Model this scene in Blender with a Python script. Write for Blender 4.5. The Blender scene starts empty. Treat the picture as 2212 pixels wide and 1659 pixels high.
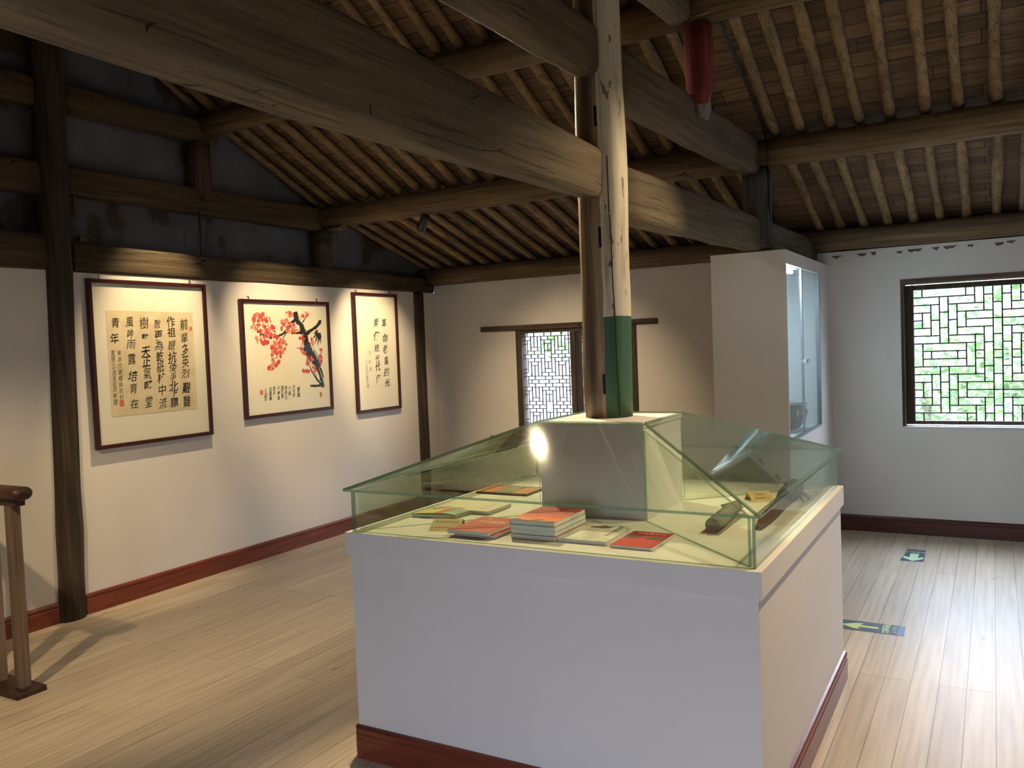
import bpy, bmesh, math, random
from mathutils import Vector, Matrix, noise
random.seed(7)
S = bpy.context.scene
COL = S.collection

# ---------------------------------------------------------------- camera
F_PX, W_PX = 1824.55, 2212
yaw, pitch, roll = math.radians(-29.7405), math.radians(-2.5302), math.radians(-2.2417)
fw = Vector((math.sin(yaw) * math.cos(pitch), math.cos(yaw) * math.cos(pitch), math.sin(pitch)))
rt = Vector((math.cos(yaw), -math.sin(yaw), 0))
up = rt.cross(fw)
r2 = math.cos(roll) * rt + math.sin(roll) * up
u2 = -math.sin(roll) * rt + math.cos(roll) * up
cam_data = bpy.data.cameras.new('camera')
cam_data.sensor_width = 36.0
cam_data.lens = 36.0 * F_PX / W_PX
cam_data.clip_start = 0.05
cam_data.clip_end = 200
cam = bpy.data.objects.new('camera', cam_data)
COL.objects.link(cam)
M = Matrix.Identity(4)
for i in range(3):
    M[i][0], M[i][1], M[i][2] = r2[i], u2[i], -fw[i]
M[0][3], M[1][3], M[2][3] = 5.0489, -7.2806, 1.6
cam.matrix_world = M
S.camera = cam

# ---------------------------------------------------------------- colour management, sky, exposure
S.view_settings.view_transform = 'Standard'
S.view_settings.look = 'None'
S.view_settings.gamma = 1.0
S.view_settings.exposure = 0.75
S.view_settings.use_curve_mapping = False
S.cycles.use_denoising = True
S.cycles.transparent_max_bounces = 32
S.cycles.max_bounces = 10
S.cycles.diffuse_bounces = 6
S.cycles.sample_clamp_indirect = 6.0
S.cycles.caustics_reflective = False
S.cycles.caustics_refractive = False

world = bpy.data.worlds.new('overcast_sky')
S.world = world
world.use_nodes = True
wn = world.node_tree.nodes
bg = wn['Background']
bg.inputs[0].default_value = (0.70, 0.81, 1.0, 1)
# overcast sky: brighter towards the zenith
wl_ = world.node_tree.links
_tc = wn.new('ShaderNodeTexCoord'); _sp = wn.new('ShaderNodeSeparateXYZ'); wl_.new(_tc.outputs['Generated'], _sp.inputs[0])
_mr = wn.new('ShaderNodeMapRange'); wl_.new(_sp.outputs['Z'], _mr.inputs['Value'])
_mr.inputs['From Min'].default_value = 0.0; _mr.inputs['From Max'].default_value = 0.75
_mr.inputs['To Min'].default_value = 6.5; _mr.inputs['To Max'].default_value = 24.0
wl_.new(_mr.outputs[0], bg.inputs[1])

def portal(name, loc, rot, sx, sy):
    l = bpy.data.lights.new(name, 'AREA')
    l.shape = 'RECTANGLE'; l.size = sx; l.size_y = sy
    l.cycles.is_portal = True
    o = bpy.data.objects.new(name, l); COL.objects.link(o)
    o.location = loc; o.rotation_euler = rot
# sky light enters through the two back windows and the front windows behind the camera
portal('window_portal', (1.585, 0.30, 1.23), (math.radians(-90), 0, 0), 1.27, 1.05)
portal('window_portal', (5.08, 0.30, 1.42), (math.radians(-90), 0, 0), 1.32, 1.16)
portal('window_portal', (4.3, -8.26, 0.90), (math.radians(90), 0, 0), 1.2, 0.8)
portal('window_portal', (7.56, -2.6, 1.50), (0, math.radians(90), 0), 0.9, 0.5)

# ---------------------------------------------------------------- materials
def new_mat(name):
    m = bpy.data.materials.new(name); m.use_nodes = True
    nt = m.node_tree
    return m, nt, nt.nodes['Principled BSDF']

def N(nt, typ, **kw):
    n = nt.nodes.new(typ)
    for k, v in kw.items(): setattr(n, k, v)
    return n

def ramp(nt, fac, stops):
    r = N(nt, 'ShaderNodeValToRGB')
    el = r.color_ramp.elements
    while len(el) < len(stops): el.new(0.5)
    for e, (p, c) in zip(el, stops):
        e.position = p; e.color = (*c, 1)
    nt.links.new(fac, r.inputs[0])
    return r.outputs[0]

def plain(name, col, rough=0.5, metal=0.0, spec=0.5, emit=None, strength=0):
    m, nt, b = new_mat(name)
    b.inputs['Base Color'].default_value = (*col, 1)
    b.inputs['Roughness'].default_value = rough
    b.inputs['Metallic'].default_value = metal
    b.inputs['Specular IOR Level'].default_value = spec
    if emit:
        b.inputs['Emission Color'].default_value = (*emit, 1)
        b.inputs['Emission Strength'].default_value = strength
    return m

def coords(nt, scale, rand=True):
    tc = N(nt, 'ShaderNodeTexCoord')
    out = tc.outputs['Object']
    if rand:
        oi = N(nt, 'ShaderNodeObjectInfo')
        mul = N(nt, 'ShaderNodeVectorMath', operation='MULTIPLY_ADD')
        mul.inputs[1].default_value = (37.0, 53.0, 29.0)
        nt.links.new(oi.outputs['Random'], mul.inputs[0])
        nt.links.new(out, mul.inputs[2])
        out = mul.outputs[0]
    mp = N(nt, 'ShaderNodeMapping')
    mp.inputs['Scale'].default_value = scale
    nt.links.new(out, mp.inputs['Vector'])
    return mp.outputs[0]

AX = {'x': (0.9, 20, 20), 'y': (20, 0.9, 20), 'z': (20, 20, 0.9)}
def old_wood(name, axis, dark, mid, light, rough=0.75, crack=True, vary=0.25):
    m, nt, b = new_mat(name)
    v = coords(nt, AX[axis])
    n1 = N(nt, 'ShaderNodeTexNoise'); n1.inputs['Scale'].default_value = 1.6
    n1.inputs['Detail'].default_value = 8; n1.inputs['Roughness'].default_value = 0.65
    nt.links.new(v, n1.inputs['Vector'])
    base = ramp(nt, n1.outputs['Fac'], [(0.25, dark), (0.5, mid), (0.78, light)])
    # large blotches of smoke and wear
    v2 = coords(nt, tuple(2.2 if s > 5 else 0.9 for s in AX[axis]))
    n2 = N(nt, 'ShaderNodeTexNoise'); n2.inputs['Scale'].default_value = 1.3; n2.inputs['Detail'].default_value = 3
    nt.links.new(v2, n2.inputs['Vector'])
    br = N(nt, 'ShaderNodeMapRange'); br.inputs['From Min'].default_value = 0.3; br.inputs['From Max'].default_value = 0.7
    br.inputs['To Min'].default_value = 1 - vary; br.inputs['To Max'].default_value = 1 + vary
    nt.links.new(n2.outputs['Fac'], br.inputs['Value'])
    mx = N(nt, 'ShaderNodeMix', data_type='RGBA', blend_type='MULTIPLY'); mx.inputs['Factor'].default_value = 1
    nt.links.new(base, mx.inputs['A']); nt.links.new(br.outputs[0], mx.inputs['B'])
    col = mx.outputs['Result']
    height = n1.outputs['Fac']
    v5 = coords(nt, tuple(s * 3.4 if s > 5 else s * 1.1 for s in AX[axis]))
    n5 = N(nt, 'ShaderNodeTexNoise'); n5.inputs['Scale'].default_value = 1.5; n5.inputs['Detail'].default_value = 3
    nt.links.new(v5, n5.inputs['Vector'])
    st = ramp(nt, n5.outputs['Fac'], [(0.30, (0.35, 0.33, 0.31)), (0.42, (0.95, 0.95, 0.95)), (0.7, (1.15, 1.14, 1.12))])
    m5 = N(nt, 'ShaderNodeMix', data_type='RGBA', blend_type='MULTIPLY'); m5.inputs['Factor'].default_value = 0.8
    nt.links.new(col, m5.inputs['A']); nt.links.new(st, m5.inputs['B'])
    col = m5.outputs['Result']
    if crack:
        sc = tuple(16 if s > 5 else 0.8 for s in AX[axis])
        v3 = coords(nt, sc)
        vo = N(nt, 'ShaderNodeTexVoronoi', feature='DISTANCE_TO_EDGE'); vo.inputs['Scale'].default_value = 1.7
        nt.links.new(v3, vo.inputs['Vector'])
        n4 = N(nt, 'ShaderNodeTexNoise'); n4.inputs['Scale'].default_value = 0.8
        nt.links.new(v3, n4.inputs['Vector'])
        th = N(nt, 'ShaderNodeMapRange'); th.inputs['From Min'].default_value = 0.45; th.inputs['From Max'].default_value = 0.75
        th.inputs['To Min'].default_value = -0.01; th.inputs['To Max'].default_value = 0.022
        nt.links.new(n4.outputs['Fac'], th.inputs['Value'])
        lt = N(nt, 'ShaderNodeMath', operation='LESS_THAN')
        nt.links.new(vo.outputs['Distance'], lt.inputs[0]); nt.links.new(th.outputs[0], lt.inputs[1])
        m2 = N(nt, 'ShaderNodeMix', data_type='RGBA'); m2.inputs['B'].default_value = (*[c * 0.25 for c in dark], 1)
        nt.links.new(lt.outputs[0], m2.inputs['Factor']); nt.links.new(col, m2.inputs['A'])
        col = m2.outputs['Result']
    nt.links.new(col, b.inputs['Base Color'])
    b.inputs['Roughness'].default_value = rough
    b.inputs['Specular IOR Level'].default_value = 0.3
    bp = N(nt, 'ShaderNodeBump'); bp.inputs['Strength'].default_value = 0.45; bp.inputs['Distance'].default_value = 0.01
    nt.links.new(height, bp.inputs['Height']); nt.links.new(bp.outputs[0], b.inputs['Normal'])
    return m

def plaster(name, col, bump=0.12, var=0.05):
    m, nt, b = new_mat(name)
    v = coords(nt, (1, 1, 1), False)
    n1 = N(nt, 'ShaderNodeTexNoise'); n1.inputs['Scale'].default_value = 1.7; n1.inputs['Detail'].default_value = 5
    nt.links.new(v, n1.inputs['Vector'])
    c = ramp(nt, n1.outputs['Fac'], [(0.3, tuple(x * (1 - var) for x in col)), (0.7, tuple(min(1, x * (1 + var)) for x in col))])
    nt.links.new(c, b.inputs['Base Color'])
    b.inputs['Roughness'].default_value = 0.7
    b.inputs['Specular IOR Level'].default_value = 0.25
    n2 = N(nt, 'ShaderNodeTexNoise'); n2.inputs['Scale'].default_value = 60; n2.inputs['Detail'].default_value = 4
    nt.links.new(v, n2.inputs['Vector'])
    bp = N(nt, 'ShaderNodeBump'); bp.inputs['Strength'].default_value = bump; bp.inputs['Distance'].default_value = 0.004
    nt.links.new(n2.outputs['Fac'], bp.inputs['Height']); nt.links.new(bp.outputs[0], b.inputs['Normal'])
    return m

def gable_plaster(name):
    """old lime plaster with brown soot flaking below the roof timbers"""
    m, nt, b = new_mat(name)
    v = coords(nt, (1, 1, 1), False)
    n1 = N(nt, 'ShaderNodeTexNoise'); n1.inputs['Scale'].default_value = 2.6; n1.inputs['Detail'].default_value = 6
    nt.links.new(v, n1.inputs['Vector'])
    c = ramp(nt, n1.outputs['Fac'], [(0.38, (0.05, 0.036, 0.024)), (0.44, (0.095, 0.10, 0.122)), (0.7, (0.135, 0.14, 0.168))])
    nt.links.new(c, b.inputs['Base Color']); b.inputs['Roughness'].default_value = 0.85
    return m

def floor_wood(name):
    m, nt, b = new_mat(name)
    tc = N(nt, 'ShaderNodeTexCoord')
    sep = N(nt, 'ShaderNodeSeparateXYZ'); nt.links.new(tc.outputs['Object'], sep.inputs[0])
    cmb = N(nt, 'ShaderNodeCombineXYZ')
    nt.links.new(sep.outputs['Y'], cmb.inputs['X']); nt.links.new(sep.outputs['X'], cmb.inputs['Y'])
    br = N(nt, 'ShaderNodeTexBrick')
    br.inputs['Scale'].default_value = 1.0
    br.inputs['Brick Width'].default_value = 3.1
    br.inputs['Row Height'].default_value = 0.112
    br.inputs['Mortar Size'].default_value = 0.0017
    br.inputs['Mortar Smooth'].default_value = 0.2
    br.inputs['Color1'].default_value = (0.57, 0.48, 0.365, 1)
    br.inputs['Color2'].default_value = (0.46, 0.38, 0.28, 1)
    br.inputs['Mortar'].default_value = (0.17, 0.13, 0.09, 1)
    br.offset = 0.37; br.offset_frequency = 3
    nt.links.new(cmb.outputs[0], br.inputs['Vector'])
    mp = N(nt, 'ShaderNodeMapping'); mp.inputs['Scale'].default_value = (30, 1.1, 1)
    nt.links.new(tc.outputs['Object'], mp.inputs['Vector'])
    n1 = N(nt, 'ShaderNodeTexNoise'); n1.inputs['Scale'].default_value = 1.5; n1.inputs['Detail'].default_value = 6
    nt.links.new(mp.outputs[0], n1.inputs['Vector'])
    g = ramp(nt, n1.outputs['Fac'], [(0.3, (0.80, 0.77, 0.72)), (0.6, (1.05, 1.05, 1.05))])
    mx = N(nt, 'ShaderNodeMix', data_type='RGBA', blend_type='MULTIPLY'); mx.inputs['Factor'].default_value = 1
    nt.links.new(br.outputs['Color'], mx.inputs['A']); nt.links.new(g, mx.inputs['B'])
    # knots
    mp2 = N(nt, 'ShaderNodeMapping'); mp2.inputs['Scale'].default_value = (5.5, 2.2, 1)
    nt.links.new(tc.outputs['Object'], mp2.inputs['Vector'])
    vo = N(nt, 'ShaderNodeTexVoronoi'); vo.inputs['Scale'].default_value = 1.1
    nt.links.new(mp2.outputs[0], vo.inputs['Vector'])
    k = ramp(nt, vo.outputs['Distance'], [(0.03, (1, 1, 1)), (0.085, (0, 0, 0))])
    sc = N(nt, 'ShaderNodeMath', operation='MULTIPLY'); sc.inputs[1].default_value = 0.7
    nt.links.new(k, sc.inputs[0])
    m2 = N(nt, 'ShaderNodeMix', data_type='RGBA'); m2.inputs['B'].default_value = (0.20, 0.14, 0.09, 1)
    nt.links.new(sc.outputs[0], m2.inputs['Factor']); nt.links.new(mx.outputs['Result'], m2.inputs['A'])
    nt.links.new(m2.outputs['Result'], b.inputs['Base Color'])
    b.inputs['Roughness'].default_value = 0.42
    bp = N(nt, 'ShaderNodeBump'); bp.inputs['Strength'].default_value = 0.2; bp.inputs['Distance'].default_value = 0.002
    inv = N(nt, 'ShaderNodeMath', operation='SUBTRACT'); inv.inputs[0].default_value = 1
    nt.links.new(br.outputs['Fac'], inv.inputs[1])
    nt.links.new(inv.outputs[0], bp.inputs['Height']); nt.links.new(bp.outputs[0], b.inputs['Normal'])
    return m

def roof_boards(name):
    m, nt, b = new_mat(name)
    tc = N(nt, 'ShaderNodeTexCoord')
    br = N(nt, 'ShaderNodeTexBrick')
    br.inputs['Scale'].default_value = 1.0
    br.inputs['Brick Width'].default_value = 0.9
    br.inputs['Row Height'].default_value = 0.105
    br.inputs['Mortar Size'].default_value = 0.0028
    br.inputs['Color1'].default_value = (0.185, 0.118, 0.066, 1)
    br.inputs['Color2'].default_value = (0.105, 0.066, 0.038, 1)
    br.inputs['Mortar'].default_value = (0.012, 0.008, 0.006, 1)
    br.offset = 0.43; br.offset_frequency = 2; br.squash = 0.7; br.squash_frequency = 3
    nt.links.new(tc.outputs['Object'], br.inputs['Vector'])
    mp = N(nt, 'ShaderNodeMapping'); mp.inputs['Scale'].default_value = (2, 22, 5)
    nt.links.new(tc.outputs['Object'], mp.inputs['Vector'])
    n1 = N(nt, 'ShaderNodeTexNoise'); n1.inputs['Scale'].default_value = 2.0; n1.inputs['Detail'].default_value = 6
    nt.links.new(mp.outputs[0], n1.inputs['Vector'])
    g = ramp(nt, n1.outputs['Fac'], [(0.3, (0.55, 0.55, 0.55)), (0.7, (1.35, 1.3, 1.25))])
    mx = N(nt, 'ShaderNodeMix', data_type='RGBA', blend_type='MULTIPLY'); mx.inputs['Factor'].default_value = 1
    nt.links.new(br.outputs['Color'], mx.inputs['A']); nt.links.new(g, mx.inputs['B'])
    nt.links.new(mx.outputs['Result'], b.inputs['Base Color'])
    b.inputs['Roughness'].default_value = 0.85
    bp = N(nt, 'ShaderNodeBump'); bp.inputs['Strength'].default_value = 0.5; bp.inputs['Distance'].default_value = 0.006
    nt.links.new(n1.outputs['Fac'], bp.inputs['Height']); nt.links.new(bp.outputs[0], b.inputs['Normal'])
    return m

def glass(name, tint, f0=0.045, extra=0.0):
    m = bpy.data.materials.new(name); m.use_nodes = True
    nt = m.node_tree; nt.nodes.remove(nt.nodes['Principled BSDF'])
    out = nt.nodes['Material Output']
    tr = N(nt, 'ShaderNodeBsdfTransparent'); tr.inputs[0].default_value = (*tint, 1)
    gl = N(nt, 'ShaderNodeBsdfGlossy'); gl.inputs['Roughness'].default_value = 0.0
    gl.inputs[0].default_value = (0.95, 1.0, 0.97, 1)
    lw = N(nt, 'ShaderNodeLayerWeight'); lw.inputs['Blend'].default_value = 0.5
    pw = N(nt, 'ShaderNodeMath', operation='POWER'); pw.inputs[1].default_value = 5
    nt.links.new(lw.outputs['Facing'], pw.inputs[0])
    ma = N(nt, 'ShaderNodeMath', operation='MULTIPLY_ADD'); ma.inputs[1].default_value = 1 - f0; ma.inputs[2].default_value = f0
    nt.links.new(pw.outputs[0], ma.inputs[0])
    mix = N(nt, 'ShaderNodeMixShader')
    nt.links.new(ma.outputs[0], mix.inputs[0]); nt.links.new(tr.outputs[0], mix.inputs[1]); nt.links.new(gl.outputs[0], mix.inputs[2])
    sh = mix.outputs[0]
    if extra:
        g2 = N(nt, 'ShaderNodeBsdfGlossy'); g2.inputs['Roughness'].default_value = 0.09
        mx = N(nt, 'ShaderNodeMixShader'); mx.inputs[0].default_value = extra
        nt.links.new(sh, mx.inputs[1]); nt.links.new(g2.outputs[0], mx.inputs[2]); sh = mx.outputs[0]
    nt.links.new(sh, out.inputs[0])
    return m

def glass_edge(name):
    m = bpy.data.materials.new(name); m.use_nodes = True
    nt = m.node_tree; b = nt.nodes['Principled BSDF']; out = nt.nodes['Material Output']
    b.inputs['Base Color'].default_value = (0.22, 0.34, 0.24, 1); b.inputs['Roughness'].default_value = 0.12
    tr = N(nt, 'ShaderNodeBsdfTransparent'); tr.inputs[0].default_value = (0.62, 0.76, 0.62, 1)
    mix = N(nt, 'ShaderNodeMixShader'); mix.inputs[0].default_value = 0.55
    nt.links.new(tr.outputs[0], mix.inputs[1]); nt.links.new(b.outputs[0], mix.inputs[2])
    nt.links.new(mix.outputs[0], out.inputs[0])
    return m

def column_mat(name):
    """bare brown timber with a cream painted face, green below; ragged flaked edges"""
    m, nt, b = new_mat(name)
    v = coords(nt, (16, 16, 1.1), False)
    n1 = N(nt, 'ShaderNodeTexNoise'); n1.inputs['Scale'].default_value = 1.4; n1.inputs['Detail'].default_value = 8
    nt.links.new(v, n1.inputs['Vector'])
    wood = ramp(nt, n1.outputs['Fac'], [(0.3, (0.055, 0.036, 0.023)), (0.48, (0.14, 0.092, 0.056)), (0.60, (0.31, 0.205, 0.110)), (0.72, (0.18, 0.115, 0.070))])
    tc = N(nt, 'ShaderNodeTexCoord'); sep = N(nt, 'ShaderNodeSeparateXYZ'); nt.links.new(tc.outputs['Object'], sep.inputs[0])
    def math_(op, a, c):
        n = N(nt, 'ShaderNodeMath', operation=op)
        for i, x in enumerate((a, c)):
            if x is None: continue
            if isinstance(x, (int, float)): n.inputs[i].default_value = x
            else: nt.links.new(x, n.inputs[i])
        return n.outputs[0]
    vn = coords(nt, (9, 9, 3), False)
    n2 = N(nt, 'ShaderNodeTexNoise'); n2.inputs['Scale'].default_value = 3; n2.inputs['Detail'].default_value = 6
    nt.links.new(vn, n2.inputs['Vector'])
    jit = math_('MULTIPLY', math_('SUBTRACT', n2.outputs['Fac'], 0.5), 0.05)
    # painted sector: to the right of a line across the post
    side = math_('ADD', math_('MULTIPLY', sep.outputs['X'], 0.92), math_('MULTIPLY', sep.outputs['Y'], 0.392))
    paint = math_('GREATER_THAN', math_('ADD', side, math_('MULTIPLY', jit, 0.25)), -0.012)
    zz = math_('ADD', sep.outputs['Z'], math_('MULTIPLY', jit, 0.35))
    paint = math_('MULTIPLY', paint, math_('LESS_THAN', zz, 3.20 - 1.2815))
    # flakes lost from the paint
    vf = coords(nt, (22, 22, 7), False)
    n3 = N(nt, 'ShaderNodeTexNoise'); n3.inputs['Scale'].default_value = 1.5; n3.inputs['Detail'].default_value = 7
    nt.links.new(vf, n3.inputs['Vector'])
    keep = math_('LESS_THAN', n3.outputs['Fac'], 0.64)
    green = math_('LESS_THAN', zz, 1.71 - 1.2815)
    keep = math_('MAXIMUM', keep, green)
    paint = math_('MULTIPLY', paint, keep)
    vs = coords(nt, (24, 24, 1.6), False)
    n5 = N(nt, 'ShaderNodeTexNoise'); n5.inputs['Scale'].default_value = 1.2; n5.inputs['Detail'].default_value = 5
    nt.links.new(vs, n5.inputs['Vector'])
    cream = ramp(nt, n5.outputs['Fac'], [(0.32, (0.20, 0.16, 0.11)), (0.45, (0.56, 0.50, 0.38)), (0.7, (0.66, 0.60, 0.47))])
    gm = N(nt, 'ShaderNodeMix', data_type='RGBA'); gm.inputs['B'].default_value = (0.022, 0.085, 0.035, 1)
    nt.links.new(green, gm.inputs['Factor']); nt.links.new(cream, gm.inputs['A'])
    fm = N(nt, 'ShaderNodeMix', data_type='RGBA')
    nt.links.new(paint, fm.inputs['Factor']); nt.links.new(wood, fm.inputs['A']); nt.links.new(gm.outputs['Result'], fm.inputs['B'])
    nt.links.new(fm.outputs['Result'], b.inputs['Base Color'])
    b.inputs['Roughness'].default_value = 0.55
    bp = N(nt, 'ShaderNodeBump'); bp.inputs['Strength'].default_value = 0.4; bp.inputs['Distance'].default_value = 0.008
    nt.links.new(n1.outputs['Fac'], bp.inputs['Height']); nt.links.new(bp.outputs[0], b.inputs['Normal'])
    return m

def lacquer(name, col):
    m, nt, b = new_mat(name)
    v = coords(nt, (2, 2, 30))
    n1 = N(nt, 'ShaderNodeTexNoise'); n1.inputs['Scale'].default_value = 1.5; n1.inputs['Detail'].default_value = 5
    nt.links.new(v, n1.inputs['Vector'])
    c = ramp(nt, n1.outputs['Fac'], [(0.3, tuple(x * 0.6 for x in col)), (0.7, tuple(x * 1.25 for x in col))])
    nt.links.new(c, b.inputs['Base Color']); b.inputs['Roughness'].default_value = 0.32
    return m

def leaf_mat(name, c1, c2):
    m, nt, b = new_mat(name)
    oi = N(nt, 'ShaderNodeNewGeometry')
    c = ramp(nt, oi.outputs['Random Per Island'], [(0.0, c1), (1.0, c2)])
    nt.links.new(c, b.inputs['Base Color']); b.inputs['Roughness'].default_value = 0.5
    tl = N(nt, 'ShaderNodeBsdfTranslucent'); nt.links.new(c, tl.inputs[0])
    mix = N(nt, 'ShaderNodeMixShader'); mix.inputs[0].default_value = 0.45
    nt.links.new(b.outputs[0], mix.inputs[1]); nt.links.new(tl.outputs[0], mix.inputs[2])
    nt.links.new(mix.outputs[0], nt.nodes['Material Output'].inputs[0])
    return m

BR = ((0.050, 0.033, 0.018), (0.14, 0.095, 0.051), (0.22, 0.155, 0.085))
BEAM = ((0.062, 0.046, 0.029), (0.118, 0.090, 0.057), (0.170, 0.131, 0.083))
MAT = dict(
    purlin=old_wood('old_purlin_wood', 'x', *BR),
    beam=old_wood('old_beam_wood', 'y', *BEAM),
    side_beam=old_wood('old_side_beam_wood', 'y', (0.025, 0.018, 0.010), (0.070, 0.051, 0.028), (0.118, 0.087, 0.048)),
    rafter=old_wood('rafter_wood', 'y', (0.105, 0.066, 0.031), (0.235, 0.153, 0.075), (0.335, 0.228, 0.118), vary=0.35),
    dark_post=old_wood('dark_post_wood', 'z', (0.018, 0.013, 0.010), (0.055, 0.040, 0.027), (0.12, 0.088, 0.055), vary=0.4),
    grey_post=old_wood('grey_post_wood', 'z', (0.03, 0.028, 0.026), (0.07, 0.066, 0.06), (0.11, 0.105, 0.095)),
    red_post=old_wood('red_painted_wood', 'z', (0.08, 0.016, 0.014), (0.17, 0.028, 0.024), (0.22, 0.05, 0.04), crack=False),
    window_wood_z=old_wood('window_wood', 'z', (0.02, 0.014, 0.010), (0.06, 0.042, 0.028), (0.12, 0.085, 0.055)),
    window_wood_x=old_wood('window_rail_wood', 'x', (0.02, 0.014, 0.010), (0.06, 0.042, 0.028), (0.12, 0.085, 0.055)),
    lattice=plain('lattice_wood', (0.028, 0.022, 0.018), 0.7),
    column=column_mat('painted_column'),
    wall=plaster('cream_plaster', (0.66, 0.63, 0.59)),
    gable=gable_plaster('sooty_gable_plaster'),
    case=plaster('white_emulsion', (0.66, 0.64, 0.645), 0.1, 0.02),
    floor=floor_wood('pale_pine_boards'),
    roof=roof_boards('roof_boards'),
    base=lacquer('red_brown_lacquer', (0.165, 0.034, 0.018)),
    base_dark=lacquer('dark_red_brown_lacquer', (0.085, 0.018, 0.013)),
    frame=plain('dark_red_picture_frame', (0.040, 0.007, 0.007), 0.35),
    mount=plain('cream_mount', (0.80, 0.76, 0.64), 0.8),
    aged=None,
    ink=plain('black_ink', (0.018, 0.017, 0.018), 0.7),
    ink_soft=plain('grey_ink', (0.10, 0.095, 0.09), 0.7),
    bloom=plain('red_blossom', (0.58, 0.055, 0.045), 0.8),
    bloom2=plain('pale_red_blossom', (0.72, 0.22, 0.16), 0.8),
    seal=plain('red_seal', (0.62, 0.16, 0.10), 0.8),
    pic_glass=glass('picture_glass', (0.985, 0.99, 0.985), 0.008),
    glass=glass('case_glass', (0.93, 0.958, 0.915), 0.045, 0.003),
    door_glass=glass('door_glass', (0.93, 0.97, 0.98), 0.05),
    edge=glass_edge('green_glass_edge'),
    black=plain('black_metal', (0.012, 0.012, 0.012), 0.45),
    steel=plain('brushed_steel', (0.55, 0.57, 0.58), 0.3, 1.0),
    alu=plain('grey_aluminium', (0.30, 0.32, 0.34), 0.4, 0.6),
    inner=plain('white_cabinet_lining', (0.74, 0.78, 0.80), 0.6),
    rail=old_wood('dark_handrail_wood', 'x', (0.018, 0.009, 0.007), (0.042, 0.02, 0.014), (0.07, 0.036, 0.025), rough=0.4, crack=False),
    baluster=old_wood('baluster_wood', 'z', (0.08, 0.055, 0.036), (0.145, 0.10, 0.068), (0.20, 0.145, 0.10), crack=False),
    page=plain('paper_pages', (0.70, 0.71, 0.70), 0.85),
    sign=plain('dark_blue_sign', (0.045, 0.062, 0.10), 0.5),
    sign_end=plain('blue_sign_end', (0.13, 0.21, 0.42), 0.5),
    glow=plain('pale_green_sign_paint', (0.50, 0.74, 0.45), 0.6),
    yellow_glow=plain('yellow_green_sign_paint', (0.60, 0.72, 0.26), 0.6),
    cable=plain('black_cable', (0.01, 0.01, 0.011), 0.35),
)
def aged_paper():
    m, nt, b = new_mat('aged_paper')
    v = coords(nt, (5, 5, 5), False)
    n1 = N(nt, 'ShaderNodeTexNoise'); n1.inputs['Scale'].default_value = 2; n1.inputs['Detail'].default_value = 6
    nt.links.new(v, n1.inputs['Vector'])
    c = ramp(nt, n1.outputs['Fac'], [(0.3, (0.62, 0.50, 0.31)), (0.7, (0.76, 0.65, 0.45))])
    nt.links.new(c, b.inputs['Base Color']); b.inputs['Roughness'].default_value = 0.85
    return m
MAT['aged'] = aged_paper()

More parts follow.
